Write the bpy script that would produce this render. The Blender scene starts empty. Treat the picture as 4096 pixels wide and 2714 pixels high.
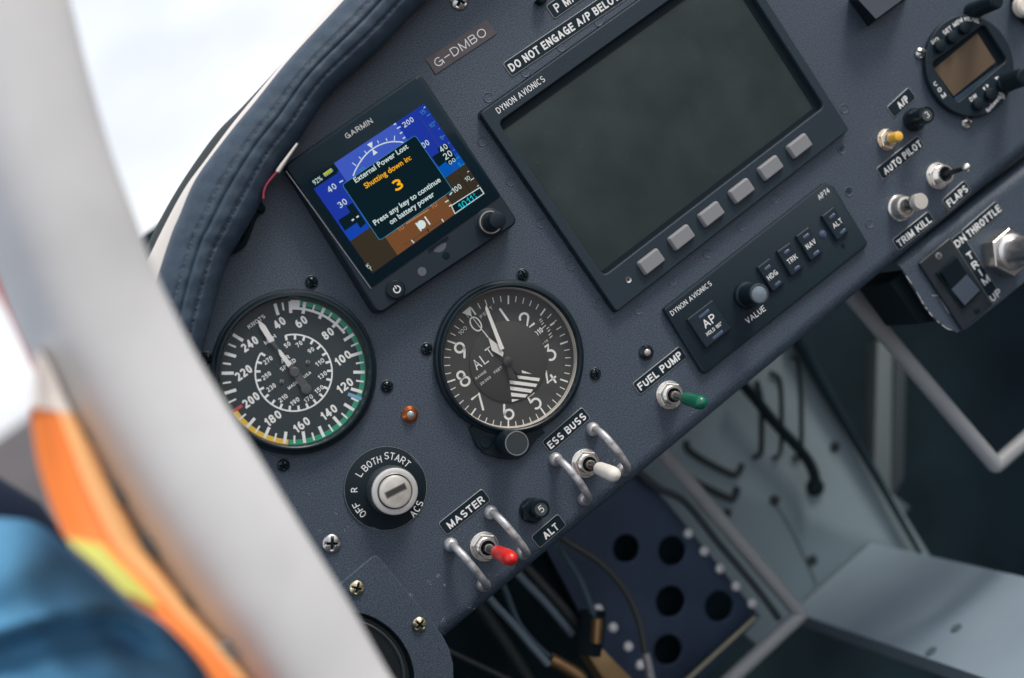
import bpy, bmesh, math, random
from mathutils import Vector, Matrix
random.seed(7)
C = bpy.context.scene.collection
rad = math.radians
# ------------------------------------------------------------------ camera, sky, sun, exposure
# panel space (mm): X right along the panel, Y up, h out of the panel towards the pilot.
# world: x = X, y = -h, z = Y (metres)
EXPO = 1.0
FPX = 5499.8
RC = ((0.77273146, -0.56469985, 0.28982783), (-0.58459305, -0.81103910, -0.02159981), (0.24725911, -0.15274048, -0.95683503))
CO = (-74.4559, 56.1712, 662.8345)
def W(X, Y, h): return Vector((X*.001, -h*.001, Y*.001))
def WD(v): return Vector((v[0], -v[2], v[1]))
cd = bpy.data.cameras.new('camera'); cam = bpy.data.objects.new('camera', cd); C.objects.link(cam)
cx, cy, cz = WD(RC[0]), -WD(RC[1]), -WD(RC[2])
m = Matrix((cx, cy, cz)).transposed().to_4x4(); m.translation = W(*CO); cam.matrix_world = m
cd.sensor_width = 36; cd.lens = FPX/4096*36; cd.clip_start = .01; cd.clip_end = 20000
cd.dof.use_dof = True; cd.dof.focus_distance = .690; cd.dof.aperture_fstop = 4.8
bpy.context.scene.camera = cam
sc = bpy.context.scene
sc.view_settings.view_transform = 'Standard'; sc.view_settings.look = 'None'; sc.view_settings.gamma = 1
sc.view_settings.use_curve_mapping = False; sc.view_settings.exposure = EXPO
SUN_EL, SUN_AZ = 44, 58            # azimuth measured from straight behind the pilot towards the panel's right
w = bpy.data.worlds.new('World'); sc.world = w; w.use_nodes = True
N, LK = w.node_tree.nodes, w.node_tree.links
bg = N['Background']
sky = N.new('ShaderNodeTexSky'); sky.sky_type = 'NISHITA'; sky.sun_disc = False
sky.sun_elevation = rad(SUN_EL); sky.sun_rotation = rad(180-SUN_AZ); sky.air_density = 1.0; sky.dust_density = 2.0
tc = N.new('ShaderNodeTexCoord'); nz = N.new('ShaderNodeTexNoise'); nz.inputs['Scale'].default_value = 2.6
nz.inputs['Detail'].default_value = 5; nz.inputs['Roughness'].default_value = .5
mp = N.new('ShaderNodeMapping'); mp.inputs['Scale'].default_value = (1, 1, 2.2)
LK.new(tc.outputs['Generated'], mp.inputs['Vector']); LK.new(mp.outputs['Vector'], nz.inputs['Vector'])
cr = N.new('ShaderNodeValToRGB'); cr.color_ramp.elements[0].position = .40; cr.color_ramp.elements[1].position = .64
cr.color_ramp.elements[0].color = (.58, .59, .63, 1); cr.color_ramp.elements[1].color = (.86, .885, .93, 1)   # cloud shade, bright cloud
LK.new(nz.outputs['Fac'], cr.inputs['Fac'])
sca = N.new('ShaderNodeVectorMath'); sca.operation = 'SCALE'; sca.inputs['Scale'].default_value = 6.6
LK.new(cr.outputs['Color'], sca.inputs[0])
mx = N.new('ShaderNodeMix'); mx.data_type = 'RGBA'; mx.inputs['Factor'].default_value = .85
LK.new(sky.outputs['Color'], mx.inputs[6]); LK.new(sca.outputs['Vector'], mx.inputs[7])
LK.new(mx.outputs[2], bg.inputs['Color']); bg.inputs['Strength'].default_value = .12
sl = bpy.data.lights.new('sun', 'SUN'); so = bpy.data.objects.new('sun', sl); C.objects.link(so)
sl.energy = 1.5; sl.angle = rad(16); sl.color = (1, .93, .84)
sd = Vector((math.sin(rad(SUN_AZ))*math.cos(rad(SUN_EL)), -math.cos(rad(SUN_AZ))*math.cos(rad(SUN_EL)), math.sin(rad(SUN_EL))))
so.rotation_euler = sd.to_track_quat('Z', 'Y').to_euler()

# ------------------------------------------------------------------ reading positions off the photograph
LENS = dict(F=(0,0,1.7312), Z1=(0,0,.5917), Z2=(1000,200,.70134), Z3=(1600,0,.5917), Z4=(3300,0,.51026), Z5=(2500,600,.70153),
            Z6=(3300,500,.5739), Y1=(750,1050,.57398), Y2=(1600,1050,.57398), Y3=(1200,1700,.64668), Y4=(2100,1300,.57398),
            Y5=(0,1000,1.0929), Y6=(1700,2000,.46472), Y7=(2500,1200,.96552))
def ray(l, x, y):
    a, b, s = LENS[l]; u, v = (a+x*s-2048)/FPX, (b+y*s-1357)/FPX
    return [RC[0][i]*u + RC[1][i]*v + RC[2][i] for i in range(3)]
def at(l, x, y, h=0.):              # point of the plane h
    d = ray(l, x, y); k = (h-CO[2])/d[2]
    return (CO[0]+d[0]*k, CO[1]+d[1]*k)
def at3(l, x, y, h=0.): return at(l, x, y, h)+(h,)
def atX(l, x, y, X):                # point of the upright plane X
    d = ray(l, x, y); k = (X-CO[0])/d[0]
    return (X, CO[1]+d[1]*k, CO[2]+d[2]*k)
def atY(l, x, y, Y):
    d = ray(l, x, y); k = (Y-CO[1])/d[1]
    return (CO[0]+d[0]*k, Y, CO[2]+d[2]*k)
def ats(l, pts, h=0.): return [at(l, x, y, h) for x, y in pts]

# ------------------------------------------------------------------ materials
def mat(name, col, rough=.5, metal=0., spec=.5, bump=0., bscale=800., var=0., vscale=200., coat=0., emit=None, detail=3, rvar=0., trans=0.):
    M = bpy.data.materials.new(name); M.use_nodes = True
    n, l = M.node_tree.nodes, M.node_tree.links; b = n['Principled BSDF']
    b.inputs['Base Color'].default_value = (*col, 1); b.inputs['Roughness'].default_value = rough
    b.inputs['Metallic'].default_value = metal; b.inputs['Specular IOR Level'].default_value = spec
    b.inputs['Coat Weight'].default_value = coat; b.inputs['Coat Roughness'].default_value = .1
    if trans: b.inputs['Transmission Weight'].default_value = trans
    if emit is not None:
        b.inputs['Emission Color'].default_value = (*col, 1); b.inputs['Emission Strength'].default_value = emit
    if bump or var or rvar:
        t = n.new('ShaderNodeTexCoord')
    if bump:
        z = n.new('ShaderNodeTexNoise'); z.inputs['Scale'].default_value = bscale; z.inputs['Detail'].default_value = detail
        l.new(t.outputs['Object'], z.inputs['Vector'])
        u = n.new('ShaderNodeBump'); u.inputs['Strength'].default_value = bump; u.inputs['Distance'].default_value = .0004
        l.new(z.outputs['Fac'], u.inputs['Height']); l.new(u.outputs['Normal'], b.inputs['Normal'])
    if var or rvar:
        z2 = n.new('ShaderNodeTexNoise'); z2.inputs['Scale'].default_value = vscale; z2.inputs['Detail'].default_value = 4
        l.new(t.outputs['Object'], z2.inputs['Vector'])
        r = n.new('ShaderNodeMapRange'); r.inputs['From Min'].default_value = .3; r.inputs['From Max'].default_value = .7
        r.inputs['To Min'].default_value = 1-var; r.inputs['To Max'].default_value = 1+var
        l.new(z2.outputs['Fac'], r.inputs['Value'])
        if var:
            v = n.new('ShaderNodeVectorMath'); v.operation = 'SCALE'; v.inputs[0].default_value = col
            l.new(r.outputs['Result'], v.inputs['Scale']); l.new(v.outputs['Vector'], b.inputs['Base Color'])
        if rvar:
            r2 = n.new('ShaderNodeMapRange'); r2.inputs['From Min'].default_value = .3; r2.inputs['From Max'].default_value = .7
            r2.inputs['To Min'].default_value = max(.02, rough-rvar); r2.inputs['To Max'].default_value = min(1, rough+rvar)
            l.new(z2.outputs['Fac'], r2.inputs['Value']); l.new(r2.outputs['Result'], b.inputs['Roughness'])
    return M
def lin(r, g, b): return tuple((c/255/12.92 if c <= 10 else ((c/255+.055)/1.055)**2.4) for c in (r, g, b))
def scr(name, r, g, b):             # a lit pixel colour of a screen
    c = lin(r, g, b); M = mat(name, c, .3, spec=0); B = M.node_tree.nodes['Principled BSDF']
    B.inputs['Base Color'].default_value = (0, 0, 0, 1)
    B.inputs['Emission Color'].default_value = (*c, 1); B.inputs['Emission Strength'].default_value = 1/2**EXPO
    return M
def glassmat(name, tint=(1, 1, 1), gloss=1., rough=.02, ior=1.5):
    M = bpy.data.materials.new(name); M.use_nodes = True; n, l = M.node_tree.nodes, M.node_tree.links
    n.remove(n['Principled BSDF']); o = n['Material Output']
    t = n.new('ShaderNodeBsdfTransparent'); t.inputs['Color'].default_value = (*tint, 1)
    g = n.new('ShaderNodeBsdfGlossy'); g.inputs['Roughness'].default_value = rough
    ge = n.new('ShaderNodeNewGeometry'); dt = n.new('ShaderNodeVectorMath'); dt.operation = 'DOT_PRODUCT'
    l.new(ge.outputs['Incoming'], dt.inputs[0]); l.new(ge.outputs['Normal'], dt.inputs[1])
    def mth(op, a, b):
        q = n.new('ShaderNodeMath'); q.operation = op
        for i, v in enumerate((a, b)):
            if v is None: continue
            if isinstance(v, (int, float)): q.inputs[i].default_value = v
            else: l.new(v, q.inputs[i])
        return q.outputs['Value']
    k = mth('POWER', mth('SUBTRACT', 1., mth('ABSOLUTE', dt.outputs['Value'], None)), 5.)
    mu = mth('ADD', mth('MULTIPLY', k, .9), .055*gloss); x = n.new('ShaderNodeMixShader')
    l.new(mu, x.inputs['Fac']); l.new(t.outputs['BSDF'], x.inputs[1]); l.new(g.outputs['BSDF'], x.inputs[2])
    l.new(x.outputs['Shader'], o.inputs['Surface']); return M
PANEL = mat('panel_coat', (.042, .060, .086), .5, spec=.5, bump=.5, bscale=2000, var=.9, vscale=1700, detail=2)
BLACK = mat('black_plastic', (.005, .013, .019), .42, spec=.25, bump=.12, bscale=2500)
BLACKG = mat('black_gloss', (.004, .011, .016), .18, spec=.4)
BLACKM = mat('black_matt', (.006, .013, .018), .7, spec=.15)
FRAME = mat('grey_black_frame', (.012, .024, .036), .5, spec=.35, bump=.4, bscale=1300)
PLATE = mat('placard_black', (.006, .017, .025), .4, spec=.2)
WHITE = mat('white_print', (.74, .74, .74), .5)
OFFW = mat('dial_print', (.80, .81, .80), .6)
SILVER = mat('placard_edge', (.34, .34, .34), .45, metal=.5)
CHROME = mat('nickel', (.80, .77, .72), .27, metal=.95)
STEEL = mat('screw_steel', (.55, .54, .52), .28, metal=1, var=.15, vscale=700)
BRASS = mat('yellowed_zinc', (.62, .55, .38), .3, metal=1, var=.2, vscale=500)
ALU = mat('satin_aluminium', (.42, .42, .435), .42, metal=.55, var=.2, vscale=500, bump=.1, bscale=900)
DARKHOLE = mat('dark_recess', (.005, .014, .019), .8, spec=.1)
LEATHER = mat('navy_leather', (.034, .055, .082), .48, spec=.35, bump=.4, bscale=900, var=.15, vscale=250)
GLASS = glassmat('instrument_glass', gloss=1.3)

# ------------------------------------------------------------------ mesh building (panel millimetres)
class MB:
    def __init__(s): s.v = []; s.f = []; s.m = []
    def add(s, vs, fs, mi=0):
        k = len(s.v); s.v += [tuple(map(float, v)) for v in vs]; s.f += [tuple(i+k for i in f) for f in fs]; s.m += [mi]*len(fs)
        return s
    def poly(s, pts, h, mi=0):
        pts = ccw(pts); return s.add([(x, y, h) for x, y in pts], [tuple(range(len(pts)))], mi)
    def loft(s, pts, rings, mi=0, cap=True, bottom=False):      # rings: (inset, h)
        pts = ccw(pts); n = len(pts); vs = []; fs = []
        for ins, h in rings:
            vs += [(x, y, h) for x, y in inset(pts, ins)]
        for r in range(len(rings)-1):
            for i in range(n):
                j = (i+1) % n; fs.append((r*n+i, r*n+j, (r+1)*n+j, (r+1)*n+i))
        if cap: fs.append(tuple(range((len(rings)-1)*n, len(rings)*n)))
        if bottom: fs.append(tuple(range(n-1, -1, -1)))
        return s.add(vs, fs, mi)
    def box(s, pts, h0, h1, b=.4, mi=0): return s.loft(pts, [(0, h0), (0, h1-b), (b*.3, h1-b*.3), (b, h1)], mi)
    def lathe(s, c, prof, n=48, mi=0, cap=True, kn=0., rot=0.):
        vs = []; fs = []
        for r, h in prof:
            for i in range(n):
                a = 2*math.pi*i/n+rot; q = r*(1+(kn if i % 2 else 0)); vs.append((c[0]+q*math.cos(a), c[1]+q*math.sin(a), h))
        for k in range(len(prof)-1):
            for i in range(n):
                j = (i+1) % n; fs.append((k*n+i, k*n+j, (k+1)*n+j, (k+1)*n+i))
        if cap: fs.append(tuple(range((len(prof)-1)*n, len(prof)*n)))
        return s.add(vs, fs, mi)
    def tube(s, path, r, n=16, mi=0, cap=True, sh=None):
        P = [Vector(p) for p in path]; R = r if isinstance(r, (list, tuple)) else [r]*len(P)
        up = None; vs = []; fs = []
        for i, p in enumerate(P):
            t = (P[min(i+1, len(P)-1)]-P[max(i-1, 0)])
            if t.length < 1e-6: t = P[-1]-P[0]
            t.normalize()
            if up is None:
                up = t.cross(Vector((0, 0, 1)))
                if up.length < .1: up = t.cross(Vector((0, 1, 0)))
            up = (up - t*up.dot(t)).normalized(); sd_ = t.cross(up)
            for k in range(n):
                a = 2*math.pi*k/n; vs.append(tuple(p+(up*math.cos(a)+sd_*math.sin(a))*R[i]*(sh(a) if sh else 1)))
        for i in range(len(P)-1):
            for k in range(n):
                j = (k+1) % n; fs.append((i*n+k, i*n+j, (i+1)*n+j, (i+1)*n+k))
        if cap: fs.append(tuple(range(n-1, -1, -1))); fs.append(tuple(range((len(P)-1)*n, len(P)*n)))
        return s.add(vs, fs, mi)
    def grid(s, rows, mi=0):
        nr, nc = len(rows), len(rows[0]); fs = []
        for i in range(nr-1):
            for j in range(nc-1): fs.append((i*nc+j, i*nc+j+1, (i+1)*nc+j+1, (i+1)*nc+j))
        return s.add([p for r in rows for p in r], fs, mi)
    def line(s, a, b, wd, h, mi=0):
        a, b = Vector(a[:2]), Vector(b[:2]); d = (b-a).normalized(); p = Vector((-d.y, d.x))*wd/2
        return s.poly([tuple(a-p), tuple(b-p), tuple(b+p), tuple(a+p)], h, mi)
    def pline(s, pts, wd, h, mi=0):
        n = len(pts); L = []; Rr = []
        for i in range(n):
            d = (Vector(pts[min(i+1, n-1)])-Vector(pts[max(i-1, 0)])).normalized(); p = Vector((-d.y, d.x))*wd/2
            L.append(tuple(Vector(pts[i])+p)+(h,)); Rr.append(tuple(Vector(pts[i])-p)+(h,))
        return s.grid([Rr, L], mi)
    def arc(s, c, r0, r1, a0, a1, h, mi=0, n=48):              # degrees, ccw from +X
        A = [rad(a0+(a1-a0)*i/n) for i in range(n+1)]
        return s.grid([[(c[0]+r*math.cos(a), c[1]+r*math.sin(a), h) for a in A] for r in (r0, r1)], mi)
def area(p): return sum(p[i][0]*p[(i+1) % len(p)][1]-p[(i+1) % len(p)][0]*p[i][1] for i in range(len(p)))
def ccw(p): return list(p) if area(p) > 0 else list(p)[::-1]
def inset(p, d):
    if abs(d) < 1e-9: return p
    o = []; n = len(p)
    for i in range(n):
        a, b, c = Vector(p[i-1]), Vector(p[i]), Vector(p[(i+1) % n])
        d1, d2 = (b-a), (c-b)
        if d1.length < 1e-9: d1 = d2
        if d2.length < 1e-9: d2 = d1
        d1.normalize(); d2.normalize()
        n1, n2 = Vector((-d1.y, d1.x)), Vector((-d2.y, d2.x)); q = n1+n2
        if q.length < .2: q = n1
        q.normalize(); k = d/max(.4, q.dot(n1)); o.append(tuple(b+q*k))
    return o
def fillet(p, r, n=5):
    p = ccw(p); o = []; k = len(p); rs = r if isinstance(r, (list, tuple)) else [r]*k
    for i in range(k):
        a, b, c = Vector(p[i-1]), Vector(p[i]), Vector(p[(i+1) % k]); u, v = (a-b).normalized(), (c-b).normalized()
        ang = math.acos(max(-1, min(1, u.dot(v)))); t = min(rs[i]/math.tan(ang/2), (a-b).length*.49, (c-b).length*.49); q = t*math.tan(ang/2)
        A, B = b+u*t, b+v*t
        for j in range(n+1):                                    # quadratic corner close to an arc
            s = j/n; o.append(tuple(A*(1-s)**2+b*2*s*(1-s)+B*s*s))
    return o
def quadrect(p):                                                # best rectangle through four measured corners TL TR BR BL
    c = Vector((sum(q[0] for q in p)/4, sum(q[1] for q in p)/4)); P = [Vector(q) for q in p]
    u = ((P[1]-P[0])+(P[2]-P[3])).normalized(); v = Vector((-u.y, u.x))
    wd = ((P[1]-P[0]).dot(u)+(P[2]-P[3]).dot(u))/2; ht = ((P[0]-P[3]).dot(v)+(P[1]-P[2]).dot(v))/2
    return c, u, v, wd, ht
def rect(c, u, v, wd, ht): return [tuple(c+u*a*wd/2+v*b*ht/2) for a, b in ((-1, 1), (1, 1), (1, -1), (-1, -1))]
def smooth(pts, n=8):                                           # Catmull-Rom through points of any dimension
    P = [Vector(p) for p in pts]; o = []
    for i in range(len(P)-1):
        a, b, c, d = P[max(i-1, 0)], P[i], P[i+1], P[min(i+2, len(P)-1)]
        for k in range(n):
            t = k/n; o.append(tuple(.5*((2*b)+(c-a)*t+(2*a-5*b+4*c-d)*t*t+(3*b-a-3*c+d)*t**3)))
    o.append(tuple(P[-1])); return o
def circ(c, r, n=32): return [(c[0]+r*math.cos(2*math.pi*i/n), c[1]+r*math.sin(2*math.pi*i/n)) for i in range(n)]

RX = Matrix.Rotation(math.pi/2, 4, 'X')
def place(o, base): o.matrix_world = Matrix.Translation(W(*base)) @ RX; o['_b'] = base
def mesh(name, mb, mats, base, ang=32):
    me = bpy.data.meshes.new(name); me.from_pydata([((x-base[0])*.001, (y-base[1])*.001, (z-base[2])*.001) for x, y, z in mb.v], [], mb.f)
    for q in (mats if isinstance(mats, (list, tuple)) else [mats]): me.materials.append(q)
    for p, i in zip(me.polygons, mb.m): p.material_index = i; p.use_smooth = True
    me.update(); me.set_sharp_from_angle(angle=rad(ang)); return me
BASE = {}
def tag(o, label=None, cat=None, group=None, kind=None):
    if label: o['label'] = label
    if cat: o['category'] = cat
    if group: o['group'] = group
    if kind: o['kind'] = kind
def thing(name, label, cat, base, group=None):
    o = bpy.data.objects.new(name, None); o.empty_display_size = .01; C.objects.link(o)
    base = tuple(base)+(0.,)*(3-len(base)); o.matrix_world = Matrix.Translation(W(*base)) @ RX; BASE[o] = base; tag(o, label, cat, group); return o
def part(name, mb, mats, parent, label=None, ang=32):
    b = BASE[parent]; o = bpy.data.objects.new(name, mesh(name, mb, mats, b, ang)); C.objects.link(o); o.parent = parent; BASE[o] = b
    if label: o['label'] = label
    return o
def single(name, mb, mats, label=None, cat=None, base=(0, 0, 0), group=None, kind=None, ang=32):
    base = tuple(base)+(0.,)*(3-len(base)); o = bpy.data.objects.new(name, mesh(name, mb, mats, base, ang)); C.objects.link(o)
    o.matrix_world = Matrix.Translation(W(*base)) @ RX; BASE[o] = base; tag(o, label, cat, group, kind); return o
def copy_tree(o, parent=None):
    c = o.copy(); C.objects.link(c); BASE[c] = BASE[o]
    if parent: c.parent = parent
    for ch in [q for q in bpy.data.objects if q.parent == o]: copy_tree(ch, c)
    return c
def move(o, X, Y, h=0., rot=0.): o.matrix_world = Matrix.Translation(W(X, Y, h)) @ RX @ Matrix.Rotation(rot, 4, 'Z')

# lettering: the built-in font, turned into flat faces
_tc = {}
def glyphs(s, bold=0., sp=1.):
    k = (s, bold, sp)
    if k not in _tc:
        cu = bpy.data.curves.new('t', 'FONT'); cu.body = s; cu.offset = bold; cu.space_character = sp; cu.resolution_u = 4
        ob = bpy.data.objects.new('t', cu); me = bpy.data.meshes.new_from_object(ob)
        _tc[k] = ([tuple(v.co[:2]) for v in me.vertices], [tuple(p.vertices) for p in me.polygons])
        bpy.data.objects.remove(ob); bpy.data.meshes.remove(me); bpy.data.curves.remove(cu)
    return _tc[k]
def caph(bold):
    vs = glyphs('H', bold)[0]; ys = [v[1] for v in vs]; return min(ys), max(ys)
def _A(cx_, cy_, rx, ry, a0, a1, n=12): return [(cx_+rx*math.cos(rad(a0+(a1-a0)*i/n)), cy_+ry*math.sin(rad(a0+(a1-a0)*i/n))) for i in range(n+1)]
def _font():
    F = {}
    def g(c, w, *st): F[c] = (w, st)
    g('A', .66, [(0,0),(.33,1)], [(.66,0),(.33,1)], [(.12,.33),(.54,.33)]); w = .54
    g('B', w, [(0,0),(0,1)], [(0,1),(w*.55,1)]+_A(w*.55,.765,w*.38,.235,90,-90)+[(0,.53)], [(w*.3,.53),(w*.6,.53)]+_A(w*.6,.265,w*.4,.265,90,-90)+[(0,0)])
    g('C', .62, _A(.31,.5,.31,.5,48,312,20)); g('D', .58, [(0,0),(0,1)], [(0,1),(.22,1)]+_A(.22,.5,.36,.5,90,-90)+[(0,0)])
    g('E', .48, [(0,0),(0,1)], [(0,1),(.48,1)], [(0,.52),(.44,.52)], [(0,0),(.48,0)]); g('F', .46, [(0,0),(0,1)], [(0,1),(.46,1)], [(0,.5),(.40,.5)])
    g('G', .64, _A(.32,.5,.32,.5,48,335,20), [(.64,0),(.64,.46)], [(.64,.46),(.36,.46)]); g('H', .56, [(0,0),(0,1)], [(.56,0),(.56,1)], [(0,.52),(.56,.52)])
    g('I', .0, [(0,0),(0,1)]); g('K', .58, [(0,0),(0,1)], [(.56,1),(0,.36)], [(.2,.56),(.58,0)]); g('L', .44, [(0,1),(0,0)], [(0,0),(.44,0)])
    g('M', .68, [(0,0),(0,1)], [(.68,0),(.68,1)], [(0,1),(.34,0)], [(.68,1),(.34,0)]); g('N', .56, [(0,0),(0,1)], [(.56,0),(.56,1)], [(0,1),(.56,0)])
    g('O', .66, _A(.33,.5,.33,.5,0,360,28)); g('Q', .66, _A(.33,.5,.33,.5,0,360,28), [(.42,.25),(.68,-.02)])
    P_ = [(0,1),(.28,1)]+_A(.28,.735,.24,.265,90,-90)+[(0,.47)]; g('P', .52, [(0,0),(0,1)], P_); g('R', .55, [(0,0),(0,1)], P_, [(.28,.47),(.55,0)])
    g('S', .54, _A(.27,.745,.26,.255,32,270,14)+_A(.27,.245,.27,.245,90,-148,14)[1:]); g('T', .52, [(0,1),(.52,1)], [(.26,1),(.26,0)])
    g('U', .54, [(0,1),(0,.3)]+_A(.27,.28,.27,.28,180,360)+[(.54,1)]); g('V', .60, [(0,1),(.30,0)], [(.60,1),(.30,0)]); g('W', .9, [(0,1),(.22,0)], [(.45,1),(.22,0)], [(.45,1),(.68,0)], [(.9,1),(.68,0)])
    g('X', .56, [(0,0),(.56,1)], [(0,1),(.56,0)]); g('Y', .56, [(0,1),(.28,.45)], [(.56,1),(.28,.45)], [(.28,.47),(.28,0)]); g('Z', .5, [(0,1),(.5,1)], [(.5,1),(0,0)], [(0,0),(.5,0)])
    g('0', .44, _A(.22,.5,.22,.5,0,360,26)); g('1', .2, [(.2,0),(.2,1)], [(0,.74),(.2,.97)]); g('2', .46, _A(.23,.72,.23,.28,165,-38,14)+[(0,.02)], [(0,0),(.46,0)])
    g('3', .46, _A(.22,.755,.21,.245,150,-90,14), _A(.22,.26,.24,.26,90,-150,14)); g('4', .50, [(.36,0),(.36,1)], [(.36,1),(0,.3)], [(0,.27),(.5,.27)]); g('5', .46, [(.42,1),(.08,1)], [(.08,1),(.03,.5)], _A(.22,.33,.24,.33,130,-145,16))
    g('6', .46, _A(.23,.31,.23,.31,0,360,22), _A(.30,.45,.30,.55,80,195,10)); g('7', .44, [(0,1),(.44,1)], [(.44,1),(.13,0)]); g('8', .46, _A(.23,.755,.20,.245,0,360,20), _A(.23,.26,.23,.26,0,360,20)); g('9', .46, _A(.23,.69,.23,.31,0,360,22), _A(.16,.55,.30,.55,-100,15,10))
    g('/', .28, [(0,0),(.28,1)]); g('-', .26, [(0,.42),(.26,.42)]); g('\u2013', .44, [(0,.5),(.44,.5)]); g('.', .0, [(0,0),(0,.04)]); g(' ', .26); g('\u00b0', .16, _A(.08,.86,.08,.12,0,360,12)); return F
SF = _font()
def stroke_text(mb, s, a, b, cap, h, mi, t):
    L = (b-a).length/cap; n = len([c for c in s if c != ' ']); sw = sum(SF[c][0] for c in s); gap = .17*(len(s)-1); k = max(.2, (L-n*t)/max(.01, sw+gap)) if sw+gap > 0 else 1.; u = (b-a).normalized(); p = Vector((-u.y, u.x)); x = 0.; z = 0
    for c in s:
        w_, sts = SF[c]
        for st in sts:
            q = [(x+t/2+px*k, t/2+py*(1-t)) for px, py in st]
            if len(q) == 2:                                  # straight strokes reach into their corners
                d = Vector(q[1])-Vector(q[0]); d.normalize(); e = t/2 if (abs(d.x) < .02 or abs(d.y) < .02) else t*.30; q = [tuple(Vector(q[0])-d*e), tuple(Vector(q[1])+d*e)]
            mb.pline([tuple(a+u*px*cap+p*py*cap) for px, py in q], t*cap, h+z, mi); z = (z+.006) % .048
        x += (t if c != ' ' else 0)+(w_+.17)*k
def text(mb, s, a, b, cap, h, mi=0, bold=.012, sp=1.):          # baseline from point a to point b (panel mm), capital height cap
    if all(c in SF for c in s): return stroke_text(mb, s, Vector(a), Vector(b), cap, h, mi, min(.21, .115+bold*2.6))
    vs, fs = glyphs(s, bold, sp); x0, x1 = min(v[0] for v in vs), max(v[0] for v in vs); y0, y1 = caph(bold)
    a, b = Vector(a), Vector(b); u = b-a; p = Vector((-u.y, u.x)).normalized()*cap
    pts = [tuple(a+u*((x-x0)/(x1-x0))+p*((y-y0)/(y1-y0)))+(h,) for x, y in vs]
    mb.add(pts, fs, mi)
def textc(mb, s, c, cap, h, mi=0, width=None, rot=0., bold=.012, sp=1., asp=1.):   # centred on c
    vs, fs = glyphs(s, bold, sp); y0, y1 = caph(bold)
    if width is None: width = (max(v[0] for v in vs)-min(v[0] for v in vs))*cap/(y1-y0)*asp
    u = Vector((math.cos(rot), math.sin(rot))); p = Vector((-u.y, u.x)); c = Vector(c)-p*cap/2
    text(mb, s, c-u*width/2, c+u*width/2, cap, h, mi, bold, sp)
def sheet(outer, holes, h0, h1, bev=0., res=2):                 # flat plate with real openings -> MB
    cu = bpy.data.curves.new('s', 'CURVE'); cu.dimensions = '2D'; cu.fill_mode = 'BOTH'
    cu.extrude = max(0, (h1-h0)/2-bev); cu.bevel_depth = bev; cu.bevel_resolution = res; cu.offset = -bev
    for lp in [outer]+list(holes):
        sp = cu.splines.new('POLY'); sp.points.add(len(lp)-1); sp.use_cyclic_u = True
        for q, (x, y) in zip(sp.points, lp): q.co = (x, y, 0, 1)
    ob = bpy.data.objects.new('s', cu); me = bpy.data.meshes.new_from_object(ob); mb = MB(); hm = (h0+h1)/2
    mb.add([(v.co.x, v.co.y, v.co.z+hm) for v in me.vertices], [tuple(p.vertices) for p in me.polygons])
    bpy.data.objects.remove(ob); bpy.data.meshes.remove(me); bpy.data.curves.remove(cu); return mb

# ================================================================== SETTING
g = MB(); g.add([(-9e6, -1250, -9e6), (9e6, -1250, -9e6), (9e6, -1250, 9e6), (-9e6, -1250, 9e6)], [(0, 1, 2, 3)])
single('ground', g, mat('airfield_ground', (.050, .041, .042), .9, var=.3, vscale=.4), kind='structure')

# ---- instrument panel -------------------------------------------------------------------------
INN = [(1560,-455),(1330,-285),(1120,-118),(985,0),(877,115),(760,222),(690,325),(638,395),(585,500),(545,570),(522,610),(490,710),(466,805),(440,900)]
OUT = [(1480,-575),(1235,-392),(1005,-205),(870,-78),(775,22),(668,138),(590,235),(530,308),(462,400),(425,480),(400,536),(372,630),(350,730),(330,840)]
PADH = 13
mid = [at3('F', (a[0]+b[0])/2, (a[1]+b[1])/2, PADH) for a, b in zip(INN, OUT)]
def lipy(x): return -149.6+(x+15.8)*.0131
edge = [(p[0], p[1]) for p in mid]
XL = -34.
holeC = at('Y3', 395, 1560); holeR = 26.
print('pad', [tuple(round(c) for c in p) for p in edge])
pan = [(700, lipy(700)+8), (700, 170), (edge[0][0]+60, edge[0][1]+8)] + edge + [(-78, -35), (-66, -70), at('Y3', 60, 1080), at('Y3', 300, 1000), at('Y3', 475, 880), at('Y3', 690, 1110), at('Y3', 845, 1285), (-17, lipy(-17)+8)]
pan = ccw(pan)
pn = thing('dashboard', 'dark grey textured metal dashboard carrying all the gauges and switches', 'dashboard', (100, -50, 0))
fm = sheet(pan, [], -2, 0)
part('face', fm, PANEL, pn)
lip = MB(); rows = []
prof = [(8, 0)]+[(8-8*math.sin(rad(a)), -8+8*math.cos(rad(a))) for a in range(9, 91, 9)]+[(0, -26)]
for dy, h in prof: rows.append([(x, lipy(x)+dy, h) for x in (-17, 100, 300, 500, 700)])
lip.grid(rows); part('rolled_edge', lip, PANEL, pn)
for l, x, y in [('Z3',595,660),('Z3',555,957),('Z3',748,1227),('Z3',950,1510),('Z3',848,490),('Z3',1090,318),('Z3',1340,145),('Z5',75,912),('Z5',272,748),
                ('Z5',468,592),('Z5',660,435),('Z5',855,280),('Z5',1237,0),('Z5',1275,238),('Y2',1190,20),('Y2',1378,290),('Z4',150,855),('Z4',127,1165),('Z4',185,1505),('Z6',310,690)]:
    part('rivet', MB().lathe(at(l, x, y), [(2.75, -.1), (2.7, .16), (2.45, .26), (2.2, .1), (1.9, .06)], 28), PANEL, pn)
sm = MB()
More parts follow.
